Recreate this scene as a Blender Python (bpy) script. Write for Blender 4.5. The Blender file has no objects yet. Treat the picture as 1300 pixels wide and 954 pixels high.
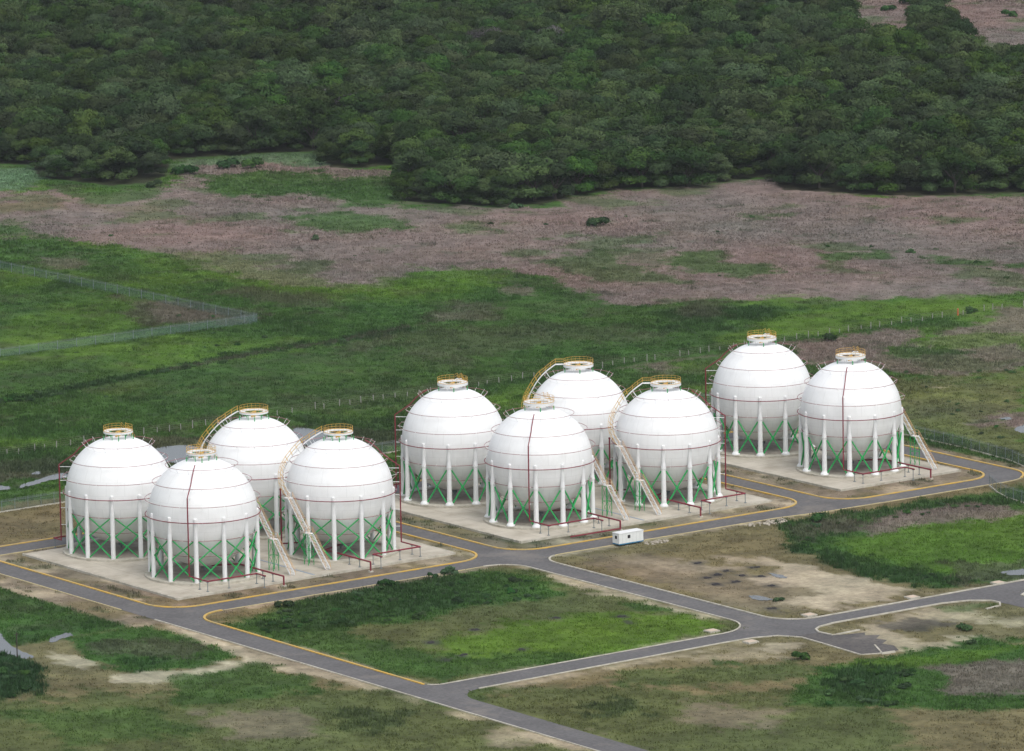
import bpy, math, random
import numpy as np
from mathutils import Vector, Matrix
random.seed(7)
RNG = np.random.default_rng(11)
C = bpy.context.scene.collection
PI = math.pi
rad = math.radians
# ------------------------------------------------------------------ helpers
class MB:
    def __init__(s): s.v = []; s.f = []; s.smooth = False
    def add(s, vs, fs):
        o = len(s.v); s.v += [tuple(v) for v in vs]; s.f += [tuple(i + o for i in f) for f in fs]
        return s
    def box(s, c, size, rz=0.0, ux=None):
        cx, cy, cz = c; a, b, h = size[0] / 2, size[1] / 2, size[2] / 2
        co, si = math.cos(rz), math.sin(rz)
        vs = []
        for z in (-h, h):
            for x, y in ((-a, -b), (a, -b), (a, b), (-a, b)):
                vs.append((cx + x * co - y * si, cy + x * si + y * co, cz + z))
        return s.add(vs, [(3, 2, 1, 0), (4, 5, 6, 7), (0, 1, 5, 4), (1, 2, 6, 5), (2, 3, 7, 6), (3, 0, 4, 7)])
    def tube(s, pts, r, n=8, closed=False, cap=True, radii=None):
        P = [Vector(p) for p in pts]; k = len(P); rings = []
        up0 = Vector((0, 0, 1))
        for i in range(k):
            if closed: t = (P[(i + 1) % k] - P[i - 1])
            else: t = P[min(i + 1, k - 1)] - P[max(i - 1, 0)]
            t.normalize()
            u = up0 if abs(t.z) < .9 else Vector((1, 0, 0))
            a = t.cross(u).normalized(); b = a.cross(t).normalized()
            rr = radii[i] if radii else r
            if not closed and 0 < i < k - 1:     # mitre
                d1 = (P[i] - P[i - 1]).normalized(); c = max(.5, d1.dot(t)); 
            rings.append([P[i] + (a * math.cos(2 * PI * j / n) + b * math.sin(2 * PI * j / n)) * rr for j in range(n)])
        vs = [v for R_ in rings for v in R_]; fs = []
        for i in range(k if closed else k - 1):
            i2 = (i + 1) % k
            for j in range(n):
                j2 = (j + 1) % n
                fs.append((i * n + j, i * n + j2, i2 * n + j2, i2 * n + j))
        if cap and not closed:
            fs.append(tuple(range(n))[::-1]); fs.append(tuple((k - 1) * n + j for j in range(n)))
        return s.add(vs, fs)
    def path(s, pts, r, n=8):        # polyline of straight tubes with ball-ish joints
        for a, b in zip(pts[:-1], pts[1:]): s.tube([a, b], r, n)
        for p in pts[1:-1]: s.ball(p, r * 1.02, 4, n)
        return s
    def ball(s, c, r, m=6, n=10):
        vs = [(c[0], c[1], c[2] + r)]
        for i in range(1, m):
            th = PI * i / m
            for j in range(n):
                vs.append((c[0] + r * math.sin(th) * math.cos(2 * PI * j / n), c[1] + r * math.sin(th) * math.sin(2 * PI * j / n), c[2] + r * math.cos(th)))
        vs.append((c[0], c[1], c[2] - r)); fs = []
        for j in range(n): fs.append((0, 1 + j, 1 + (j + 1) % n))
        for i in range(m - 2):
            for j in range(n):
                a = 1 + i * n + j; b = 1 + i * n + (j + 1) % n
                fs.append((a, a + n, b + n, b))
        l = len(vs) - 1
        for j in range(n): fs.append((l, 1 + (m - 2) * n + (j + 1) % n, 1 + (m - 2) * n + j))
        return s.add(vs, fs)
    def lathe(s, prof, n=48, c=(0, 0), closed=False):
        k = len(prof); vs = []; fs = []
        for (r, z) in prof:
            for j in range(n): vs.append((c[0] + r * math.cos(2 * PI * j / n), c[1] + r * math.sin(2 * PI * j / n), z))
        for i in range(k if closed else k - 1):
            i2 = (i + 1) % k
            for j in range(n):
                j2 = (j + 1) % n; fs.append((i * n + j, i * n + j2, i2 * n + j2, i2 * n + j))
        return s.add(vs, fs)
    def build(s, name, mat, parent=None, smooth=False, loc=None):
        me = bpy.data.meshes.new(name); me.from_pydata(s.v, [], s.f); me.update()
        if smooth: me.shade_smooth()
        me.materials.append(mat)
        o = bpy.data.objects.new(name, me); C.objects.link(o)
        if parent is not None: o.parent = parent
        if loc is not None: o.location = loc
        return o
def fast_mesh(name, verts, faces_n, mat):
    """verts (N,3) float, faces_n (M,k) int -> mesh"""
    me = bpy.data.meshes.new(name); k = faces_n.shape[1]
    me.vertices.add(len(verts)); me.vertices.foreach_set('co', verts.astype(np.float32).ravel())
    me.loops.add(faces_n.size); me.loops.foreach_set('vertex_index', faces_n.astype(np.int32).ravel())
    me.polygons.add(len(faces_n)); me.polygons.foreach_set('loop_start', np.arange(0, faces_n.size, k, dtype=np.int32))
    me.update(calc_edges=True); me.materials.append(mat)
    return me
def vcol(me, cols):
    a = me.color_attributes.new('cover', 'FLOAT_COLOR', 'POINT')
    c4 = np.ones((len(cols), 4), np.float32); c4[:, :3] = cols; a.data.foreach_set('color', c4.ravel())
def link(name, me, parent=None):
    o = bpy.data.objects.new(name, me); C.objects.link(o)
    if parent is not None: o.parent = parent
    return o
def tag(o, label=None, cat=None, group=None, kind=None):
    if label: o['label'] = label
    if cat: o['category'] = cat
    if group: o['group'] = group
    if kind: o['kind'] = kind
    return o
def empty(name, loc=(0, 0, 0), rz=0):
    o = bpy.data.objects.new(name, None); C.objects.link(o); o.location = loc; o.rotation_euler = (0, 0, rz)
    o.empty_display_size = .5
    return o
def children(o): return [c for c in bpy.data.objects if c.parent == o]
# ------------------------------------------------------------------ materials
def mat(name, col, rough=.7, noise=0.0, nscale=3.0, col2=None, bump=0.0, bscale=20., spec=.3, metal=0, coat=0, seed_obj=False):
    m = bpy.data.materials.new(name); m.use_nodes = True; nt = m.node_tree; N = nt.nodes; b = N['Principled BSDF']
    b.inputs['Roughness'].default_value = rough; b.inputs['Specular IOR Level'].default_value = spec
    b.inputs['Metallic'].default_value = metal
    c = (*col, 1); b.inputs['Base Color'].default_value = c
    if noise > 0 or col2 is not None:
        tc = N.new('ShaderNodeTexCoord'); nz = N.new('ShaderNodeTexNoise'); nz.inputs['Scale'].default_value = nscale
        nz.inputs['Detail'].default_value = 6; nz.inputs['Roughness'].default_value = .65
        nt.links.new(tc.outputs['Object'], nz.inputs['Vector'])
        mx = N.new('ShaderNodeMix'); mx.data_type = 'RGBA'
        c2 = col2 if col2 is not None else tuple(x * (1 - noise) for x in col)
        mx.inputs[6].default_value = c; mx.inputs[7].default_value = (*c2, 1)
        rp = N.new('ShaderNodeMapRange'); rp.inputs[1].default_value = .35; rp.inputs[2].default_value = .68
        nt.links.new(nz.outputs['Fac'], rp.inputs[0]); nt.links.new(rp.outputs[0], mx.inputs[0]); nt.links.new(mx.outputs[2], b.inputs['Base Color'])
    if bump > 0:
        tc = N.new('ShaderNodeTexCoord'); nz = N.new('ShaderNodeTexNoise'); nz.inputs['Scale'].default_value = bscale
        nz.inputs['Detail'].default_value = 4
        bp = N.new('ShaderNodeBump'); bp.inputs['Strength'].default_value = bump; bp.inputs['Distance'].default_value = .1
        nt.links.new(tc.outputs['Object'], nz.inputs['Vector']); nt.links.new(nz.outputs['Fac'], bp.inputs['Height']); nt.links.new(bp.outputs[0], b.inputs['Normal'])
    return m
WHITE = mat('white_paint', (.72, .73, .725), .4, .06, 1.2)
YEL = mat('yellow_paint', (.60, .36, .07), .5, .15, 2)
RAIL = mat('orange_rail_paint', (.60, .38, .19), .5, .1, 2)
MAROON = mat('maroon_pipe_paint', (.20, .018, .035), .45, .15, 2)
RINGM = mat('faded_maroon_paint', (.30, .12, .14), .5, .15, 2)
GREEN = mat('green_steel_paint', (.018, .34, .085), .45, .15, 2)
GREY = mat('grey_steel', (.16, .19, .20), .5, .1, 2)
CONC = mat('pad_concrete', (.49, .45, .375), .85, 0, .16, col2=(.33, .295, .235), bump=.2, bscale=6)
def lines(m, specs, col, fac):
    nt = m.node_tree; N = nt.nodes; L = nt.links; p = N['Principled BSDF']; src = p.inputs['Base Color'].links[0].from_socket
    tc = N.new('ShaderNodeTexCoord'); sx = N.new('ShaderNodeSeparateXYZ'); L.new(tc.outputs['Object'], sx.inputs[0]); prev = None
    for ax, per, w_ in specs:
        a = N.new('ShaderNodeMath'); a.operation = 'PINGPONG'; a.inputs[1].default_value = per / 2
        if ax == 'A':
            at2 = N.new('ShaderNodeMath'); at2.operation = 'ARCTAN2'; L.new(sx.outputs['Y'], at2.inputs[0]); L.new(sx.outputs['X'], at2.inputs[1])
            fl = N.new('ShaderNodeMath'); fl.operation = 'FLOOR'; dv = N.new('ShaderNodeMath'); dv.operation = 'DIVIDE'; dv.inputs[1].default_value = 2.5; L.new(sx.outputs['Z'], dv.inputs[0]); L.new(dv.outputs[0], fl.inputs[0])
            ml = N.new('ShaderNodeMath'); ml.operation = 'MULTIPLY_ADD'; ml.inputs[1].default_value = .13; L.new(fl.outputs[0], ml.inputs[0]); L.new(at2.outputs[0], ml.inputs[2]); L.new(ml.outputs[0], a.inputs[0])
        else: L.new(sx.outputs[ax], a.inputs[0])
        b = N.new('ShaderNodeMath'); b.operation = 'LESS_THAN'; b.inputs[1].default_value = w_; L.new(a.outputs[0], b.inputs[0])
        if prev: c = N.new('ShaderNodeMath'); c.operation = 'MAXIMUM'; L.new(prev, c.inputs[0]); L.new(b.outputs[0], c.inputs[1]); prev = c.outputs[0]
        else: prev = b.outputs[0]
    f = N.new('ShaderNodeMath'); f.operation = 'MULTIPLY'; f.inputs[1].default_value = fac; L.new(prev, f.inputs[0])
    mx = N.new('ShaderNodeMix'); mx.data_type = 'RGBA'; mx.inputs[7].default_value = (*col, 1); L.new(f.outputs[0], mx.inputs[0]); L.new(src, mx.inputs[6]); L.new(mx.outputs[2], p.inputs['Base Color'])
lines(CONC, [('X', 5.1, .07), ('Y', 4.7, .07)], (.24, .21, .17), .55)
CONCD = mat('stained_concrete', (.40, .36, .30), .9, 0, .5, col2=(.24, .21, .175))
KERB = mat('kerb_concrete', (.52, .49, .42), .9, 0, .6, col2=(.30, .28, .22))
KERBY = mat('yellow_kerb_paint', (.60, .36, .05), .6, 0, .35, col2=(.38, .30, .14))
KERBP = mat('worn_yellow_kerb_paint', (.50, .42, .22), .7, 0, .5, col2=(.33, .28, .18))
GLASS = mat('dark_window', (.02, .02, .025), .15)
BLUE = mat('blue_paint', (.03, .16, .27), .5)
BARK = mat('bark', (.05, .042, .034), .9, .3, 3)
POSTM = mat('white_concrete_post', (.30, .29, .27), .8, .2, 1)
RUBB = mat('rubble_stone', (.42, .38, .31), .9, .4, 1)
WIRE = mat('rusty_wire', (.20, .17, .15), .6)
def asphalt_mat(name, a, b_):
    m = bpy.data.materials.new(name); m.use_nodes = True; nt = m.node_tree; N = nt.nodes; L = nt.links; p = N['Principled BSDF']
    p.inputs['Roughness'].default_value = .85; p.inputs['Specular IOR Level'].default_value = .2
    tc = N.new('ShaderNodeTexCoord')
    n1 = N.new('ShaderNodeTexNoise'); n1.inputs['Scale'].default_value = .12; n1.inputs['Detail'].default_value = 7; n1.inputs['Roughness'].default_value = .7
    n2 = N.new('ShaderNodeTexNoise'); n2.inputs['Scale'].default_value = 1.6; n2.inputs['Detail'].default_value = 4
    mth = N.new('ShaderNodeMath'); mth.operation = 'ADD'
    m2 = N.new('ShaderNodeMath'); m2.operation = 'MULTIPLY'; m2.inputs[1].default_value = .5
    L.new(tc.outputs['Object'], n1.inputs['Vector']); L.new(tc.outputs['Object'], n2.inputs['Vector'])
    L.new(n1.outputs['Fac'], mth.inputs[0]); L.new(n2.outputs['Fac'], mth.inputs[1]); L.new(mth.outputs[0], m2.inputs[0])
    r = N.new('ShaderNodeValToRGB'); r.color_ramp.elements[0].position = .36; r.color_ramp.elements[1].position = .62
    r.color_ramp.elements[0].color = (*a, 1); r.color_ramp.elements[1].color = (*b_, 1)
    L.new(m2.outputs[0], r.inputs[0])
    n3 = N.new('ShaderNodeTexNoise'); n3.inputs['Scale'].default_value = .07; n3.inputs['Detail'].default_value = 9; n3.inputs['Roughness'].default_value = .72
    L.new(tc.outputs['Object'], n3.inputs['Vector']); mr = N.new('ShaderNodeMapRange'); mr.inputs[1].default_value = .54; mr.inputs[2].default_value = .68; mr.inputs[4].default_value = .55; L.new(n3.outputs['Fac'], mr.inputs[0])
    mx = N.new('ShaderNodeMix'); mx.data_type = 'RGBA'; mx.inputs[7].default_value = (.23, .205, .175, 1); L.new(mr.outputs[0], mx.inputs[0]); L.new(r.outputs[0], mx.inputs[6]); L.new(mx.outputs[2], p.inputs['Base Color'])
    return m
ASPH = asphalt_mat('worn_asphalt', (.084, .081, .082), (.136, .132, .131))
ASPHD = asphalt_mat('fresh_asphalt', (.050, .048, .052), (.115, .105, .095))
def sphere_mat():
    m = bpy.data.materials.new('tank_white_paint'); m.use_nodes = True; nt = m.node_tree; N = nt.nodes; L = nt.links; p = N['Principled BSDF']
    p.inputs['Roughness'].default_value = .42; p.inputs['Specular IOR Level'].default_value = .35
    tc = N.new('ShaderNodeTexCoord'); oi = N.new('ShaderNodeObjectInfo')
    off = N.new('ShaderNodeVectorMath'); off.operation = 'ADD'
    sc = N.new('ShaderNodeVectorMath'); sc.operation = 'SCALE'; sc.inputs['Scale'].default_value = 60
    cx = N.new('ShaderNodeCombineXYZ')
    for i in range(3): L.new(oi.outputs['Random'], cx.inputs[i])
    L.new(cx.outputs[0], sc.inputs[0]); L.new(tc.outputs['Object'], off.inputs[0]); L.new(sc.outputs[0], off.inputs[1])
    mp = N.new('ShaderNodeMapping'); mp.inputs['Scale'].default_value = (1, 1, .09)
    L.new(off.outputs[0], mp.inputs['Vector'])
    n1 = N.new('ShaderNodeTexNoise'); n1.inputs['Scale'].default_value = 1.1; n1.inputs['Detail'].default_value = 6; n1.inputs['Roughness'].default_value = .7
    L.new(mp.outputs[0], n1.inputs['Vector'])
    r = N.new('ShaderNodeMapRange'); r.inputs[1].default_value = .50; r.inputs[2].default_value = .80; L.new(n1.outputs['Fac'], r.inputs[0])
    # more run-off dirt on the lower half of the shell
    sx = N.new('ShaderNodeSeparateXYZ'); L.new(tc.outputs['Object'], sx.inputs[0])
    zr = N.new('ShaderNodeMapRange'); zr.inputs[1].default_value = 15; zr.inputs[2].default_value = 6; zr.inputs[3].default_value = .12; zr.inputs[4].default_value = .26
    L.new(sx.outputs['Z'], zr.inputs[0])
    mu = N.new('ShaderNodeMath'); mu.operation = 'MULTIPLY'; L.new(r.outputs[0], mu.inputs[0]); L.new(zr.outputs[0], mu.inputs[1])
    mx = N.new('ShaderNodeMix'); mx.data_type = 'RGBA'; mx.inputs[6].default_value = (.79, .80, .795, 1); mx.inputs[7].default_value = (.46, .45, .41, 1)
    L.new(mu.outputs[0], mx.inputs[0])
    n5 = N.new('ShaderNodeTexNoise'); n5.inputs['Scale'].default_value = .33; n5.inputs['Detail'].default_value = 5; n5.inputs['Roughness'].default_value = .6; L.new(off.outputs[0], n5.inputs['Vector'])
    r5 = N.new('ShaderNodeMapRange'); r5.inputs[1].default_value = .48; r5.inputs[2].default_value = .62; r5.inputs[4].default_value = .38; L.new(n5.outputs['Fac'], r5.inputs[0])
    m5 = N.new('ShaderNodeMix'); m5.data_type = 'RGBA'; m5.inputs[7].default_value = (.70, .705, .69, 1); L.new(r5.outputs[0], m5.inputs[0]); L.new(mx.outputs[2], m5.inputs[6]); mx = m5
    # weld seams: faint horizontal courses
    w = N.new('ShaderNodeMath'); w.operation = 'PINGPONG'; w.inputs[1].default_value = 1.25; L.new(sx.outputs['Z'], w.inputs[0])
    lt = N.new('ShaderNodeMath'); lt.operation = 'LESS_THAN'; lt.inputs[1].default_value = .05; L.new(w.outputs[0], lt.inputs[0])
    ls = N.new('ShaderNodeMath'); ls.operation = 'MULTIPLY'; ls.inputs[1].default_value = .16; L.new(lt.outputs[0], ls.inputs[0])
    m3 = N.new('ShaderNodeMix'); m3.data_type = 'RGBA'; m3.inputs[7].default_value = (.45, .46, .46, 1)
    L.new(ls.outputs[0], m3.inputs[0]); L.new(mx.outputs[2], m3.inputs[6]); L.new(m3.outputs[2], p.inputs['Base Color'])
    return m
SHELL = sphere_mat()
lines(SHELL, [('A', PI / 9, .006)], (.5, .5, .49), .22)
def cover_mat(name, bump, fine=.35, rough=.9, transl=False):
    m = bpy.data.materials.new(name); m.use_nodes = True; nt = m.node_tree; N = nt.nodes; L = nt.links; p = N['Principled BSDF']
    p.inputs['Roughness'].default_value = rough; p.inputs['Specular IOR Level'].default_value = .1
    at = N.new('ShaderNodeAttribute'); at.attribute_name = 'cover'
    if fine > 0:
        tc = N.new('ShaderNodeTexCoord')
        n1 = N.new('ShaderNodeTexNoise'); n1.inputs['Scale'].default_value = .9; n1.inputs['Detail'].default_value = 8; n1.inputs['Roughness'].default_value = .75
        n2 = N.new('ShaderNodeTexNoise'); n2.inputs['Scale'].default_value = .16; n2.inputs['Detail'].default_value = 5; n2.inputs['Roughness'].default_value = .6
        L.new(tc.outputs['Object'], n1.inputs['Vector']); L.new(tc.outputs['Object'], n2.inputs['Vector'])
        ad = N.new('ShaderNodeMath'); ad.operation = 'ADD'; L.new(n1.outputs['Fac'], ad.inputs[0]); L.new(n2.outputs['Fac'], ad.inputs[1])
        mr = N.new('ShaderNodeMapRange'); mr.inputs[1].default_value = .65; mr.inputs[2].default_value = 1.35; mr.inputs[3].default_value = 1 - fine * 1.3; mr.inputs[4].default_value = 1 + fine * 1.3
        L.new(ad.outputs[0], mr.inputs[0])
        vm = N.new('ShaderNodeVectorMath'); vm.operation = 'SCALE'; L.new(at.outputs['Color'], vm.inputs[0]); L.new(mr.outputs[0], vm.inputs['Scale'])
        L.new(vm.outputs[0], p.inputs['Base Color'])
        bp = N.new('ShaderNodeBump'); bp.inputs['Strength'].default_value = bump; bp.inputs['Distance'].default_value = .5
        L.new(n1.outputs['Fac'], bp.inputs['Height']); L.new(bp.outputs[0], p.inputs['Normal'])
    else: L.new(at.outputs['Color'], p.inputs['Base Color'])
    return m
GROUND = cover_mat('ground_cover', .6, .42)
GRASSM = cover_mat('grass_blades', 0, 0)
def leaf_mat(name, a, b_, var=.5):
    m = bpy.data.materials.new(name); m.use_nodes = True; nt = m.node_tree; N = nt.nodes; L = nt.links; p = N['Principled BSDF']
    p.inputs['Roughness'].default_value = .8; p.inputs['Specular IOR Level'].default_value = .04
    at = N.new('ShaderNodeAttribute'); at.attribute_name = 'shade'
    oi = N.new('ShaderNodeObjectInfo')
    mx = N.new('ShaderNodeMix'); mx.data_type = 'RGBA'; mx.inputs[6].default_value = (*a, 1); mx.inputs[7].default_value = (*b_, 1)
    L.new(at.outputs['Fac'], mx.inputs[0])
    hs = N.new('ShaderNodeHueSaturation')
    for inp, lo, hi, mul in (('Hue', .475, .515, 1.), ('Value', .60, 1.5, 7.31), ('Saturation', .70, 1.08, 13.7)):
        f = N.new('ShaderNodeMath'); f.operation = 'MULTIPLY'; f.inputs[1].default_value = mul; L.new(oi.outputs['Random'], f.inputs[0])
        g = N.new('ShaderNodeMath'); g.operation = 'FRACT'; L.new(f.outputs[0], g.inputs[0])
        r = N.new('ShaderNodeMapRange'); r.inputs[3].default_value = lo; r.inputs[4].default_value = hi; L.new(g.outputs[0], r.inputs[0]); L.new(r.outputs[0], hs.inputs[inp])
    L.new(mx.outputs[2], hs.inputs['Color']); L.new(hs.outputs[0], p.inputs['Base Color'])
    return m
LEAF = leaf_mat('tree_leaves', (.013, .034, .010), (.046, .082, .019))
LEAFG = leaf_mat('bare_grey_twigs', (.060, .055, .058), (.11, .10, .10))
LEAFB = leaf_mat('bush_leaves', (.016, .046, .014), (.038, .088, .022))
def netting(name, col, alpha):
    m = bpy.data.materials.new(name); m.use_nodes = True; nt = m.node_tree; N = nt.nodes; L = nt.links; p = N['Principled BSDF']
    p.inputs['Base Color'].default_value = (*col, 1); p.inputs['Roughness'].default_value = .6; p.inputs['Alpha'].default_value = alpha
    return m
NET = netting('green_wire_mesh', (.13, .22, .19), .30)
NETF = netting('fence_wire_mesh', (.12, .18, .14), .32)
def water_mat():
    m = mat('pond_water', (.05, .055, .055), .22, 0, .5, spec=.5); return m
WATER = water_mat()
# ------------------------------------------------------------------ camera (fitted)
YAW = 0.6312952; PITCH = 0.17576358; ROLL = -0.01760304; FPX = 7833.9
CAM = Vector((-606.892, -954.580, 232.641))
_c, _s = math.cos(-YAW), math.sin(-YAW)
def g(v): return Vector((v[0] * _c - v[1] * _s, v[0] * _s + v[1] * _c, v[2]))
fw = Vector((0, math.cos(PITCH), -math.sin(PITCH))); rt = Vector((1, 0, 0)); up = rt.cross(fw)
r2 = rt * math.cos(ROLL) + up * math.sin(ROLL); u2 = -rt * math.sin(ROLL) + up * math.cos(ROLL)
FW, RT, UP = g(fw), g(r2), g(u2)
cam = bpy.data.cameras.new('camera'); co = bpy.data.objects.new('camera', cam); C.objects.link(co)
M = Matrix((RT, UP, -FW)).transposed().to_4x4(); M.translation = CAM; co.matrix_world = M
cam.sensor_width = 36; cam.lens = FPX / 1300 * 36; cam.clip_start = 5; cam.clip_end = 40000
bpy.context.scene.camera = co
def project(X, Y, Z=0.0):      # world -> photograph pixels, used only to transfer the survey of ground cover to the terrain
    dx, dy, dz = X - CAM.x, Y - CAM.y, Z - CAM.z
    z = dx * FW.x + dy * FW.y + dz * FW.z
    a = dx * RT.x + dy * RT.y + dz * RT.z; b = dx * UP.x + dy * UP.y + dz * UP.z
    return 650 + FPX * a / z, 477 - FPX * b / z
def at(px, py, z=0.0):
    d = FW + RT * ((px - 650) / FPX) - UP * ((py - 477) / FPX)
    t = (z - CAM.z) / d.z; P = CAM + d * t
    return P.x, P.y
HD = Vector((FW.x, FW.y)).normalized(); HR = Vector((HD.y, -HD.x))
# ------------------------------------------------------------------ noise
_perm = RNG.random((256, 256))
def vnoise(x, y):
    xi = np.floor(x).astype(int); yi = np.floor(y).astype(int); fx = x - xi; fy = y - yi
    fx = fx * fx * (3 - 2 * fx); fy = fy * fy * (3 - 2 * fy)
    a = _perm[xi % 256, yi % 256]; b = _perm[(xi + 1) % 256, yi % 256]; c = _perm[xi % 256, (yi + 1) % 256]; d = _perm[(xi + 1) % 256, (yi + 1) % 256]
    return (a * (1 - fx) + b * fx) * (1 - fy) + (c * (1 - fx) + d * fx) * fy
def fbm(x, y, s, octv=4, seed=0):
    x = x / s + seed * 17.3; y = y / s + seed * 9.1; t = 0; w = 1; W = 0
    for i in range(octv):
        t = t + w * vnoise(x * 2 ** i + i * 31.7, y * 2 ** i + i * 11.3); W += w; w *= .55
    return t / W
def sstep(a, b, x):
    t = np.clip((x - a) / (b - a), 0, 1); return t * t * (3 - 2 * t)
def sdf(px, py, poly):           # signed distance in stretched pixels (negative inside)
    ys = 3.0; d = np.full(px.shape, 1e9); ins = np.zeros(px.shape, bool); n = len(poly)
    for i in range(n):
        ax, ay = poly[i]; bx, by = poly[(i + 1) % n]; ay2, by2 = ay * ys, by * ys
        ex, ey = bx - ax, by2 - ay2; wx, wy = px - ax, py * ys - ay2
        t = np.clip((wx * ex + wy * ey) / (ex * ex + ey * ey + 1e-9), 0, 1)
        d = np.minimum(d, np.hypot(wx - ex * t, wy - ey * t))
        cnd = ((ay <= py) & (by > py)) | ((by <= py) & (ay > py))
        with np.errstate(all='ignore'): xx = ax + (py - ay) / (by - ay + 1e-12) * (bx - ax)
        ins ^= cnd & (px < xx)
    return np.where(ins, -d, d)
def sdl(px, py, line):
    ys = 3.0; d = np.full(px.shape, 1e9)
    for (ax, ay), (bx, by) in zip(line[:-1], line[1:]):
        ex, ey = bx - ax, (by - ay) * ys; wx, wy = px - ax, (py - ay) * ys
        t = np.clip((wx * ex + wy * ey) / (ex * ex + ey * ey + 1e-9), 0, 1)
        d = np.minimum(d, np.hypot(wx - ex * t, wy - ey * t))
    return d
# ------------------------------------------------------------------ roads layout (metres)
def rrect(x0, y0, x1, y1, rs, n=8):      # rs: radii at (x0,y0),(x1,y0),(x1,y1),(x0,y1)
    pts = []
    for (cx, cy, r, a0) in ((x0 + rs[0], y0 + rs[0], rs[0], PI), (x1 - rs[1], y0 + rs[1], rs[1], 1.5 * PI), (x1 - rs[2], y1 - rs[2], rs[2], 0), (x0 + rs[3], y1 - rs[3], rs[3], .5 * PI)):
        if r < .01: pts.append((cx, cy)); continue
        for k in range(n + 1):
            a = a0 + .5 * PI * k / n; pts.append((cx + r * math.cos(a), cy + r * math.sin(a)))
    return pts
BLOCK_A = rrect(-22, -49.5, 49.4, 12.2, (7, 7, 4, 4))
BLOCK_B = rrect(54.9, -49.5, 125.4, 12.2, (7, 7, 4, 4)); 
BLOCK_C = rrect(130.9, -52.0, 170.7, 12.2, (7, 7, 4, 4))
BLOCK_S = rrect(-21.4, -128.8, 49.3, -55.3, (3, 8, 6, 7))
BLOCK_E = rrect(55.2, -129.4, 420, -55.6, (7, 0, 0, 6))
PADS = [(-15.5, -42.7, 45.7, 9.4), (61.3, -42.7, 121.0, 9.4), (137.8, -43.4, 168.0, 9.4)]
# outer limit of the asphalt (counter-clockwise), with the branches at the bottom
OUT = [(-27.8, -330), (-21.4, -330), (-21.4, -141), (-20, -136.6), (-16, -135.4), (36, -134.6), (43, -134.8), (47.5, -136.4), (49.8, -140),
       (49.5, -146), (48.8, -157.3), (51.5, -158.6), (55.0, -159.0), (55.6, -153), (55.6, -144), (54.9, -142.3), (54.6, -138.8), (55.6, -136.8), (57.4, -135.6), (61.3, -134.8),
       (86, -134.9), (91, -136.2), (94.0, -138.8), (94.6, -143), (94.6, -165), (100.4, -165), (100.4, -144), (101.4, -139.5), (105, -136.8), (112, -136.2), (430, -138)]
OUT_TOP = [(430, -131.8)]
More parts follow.
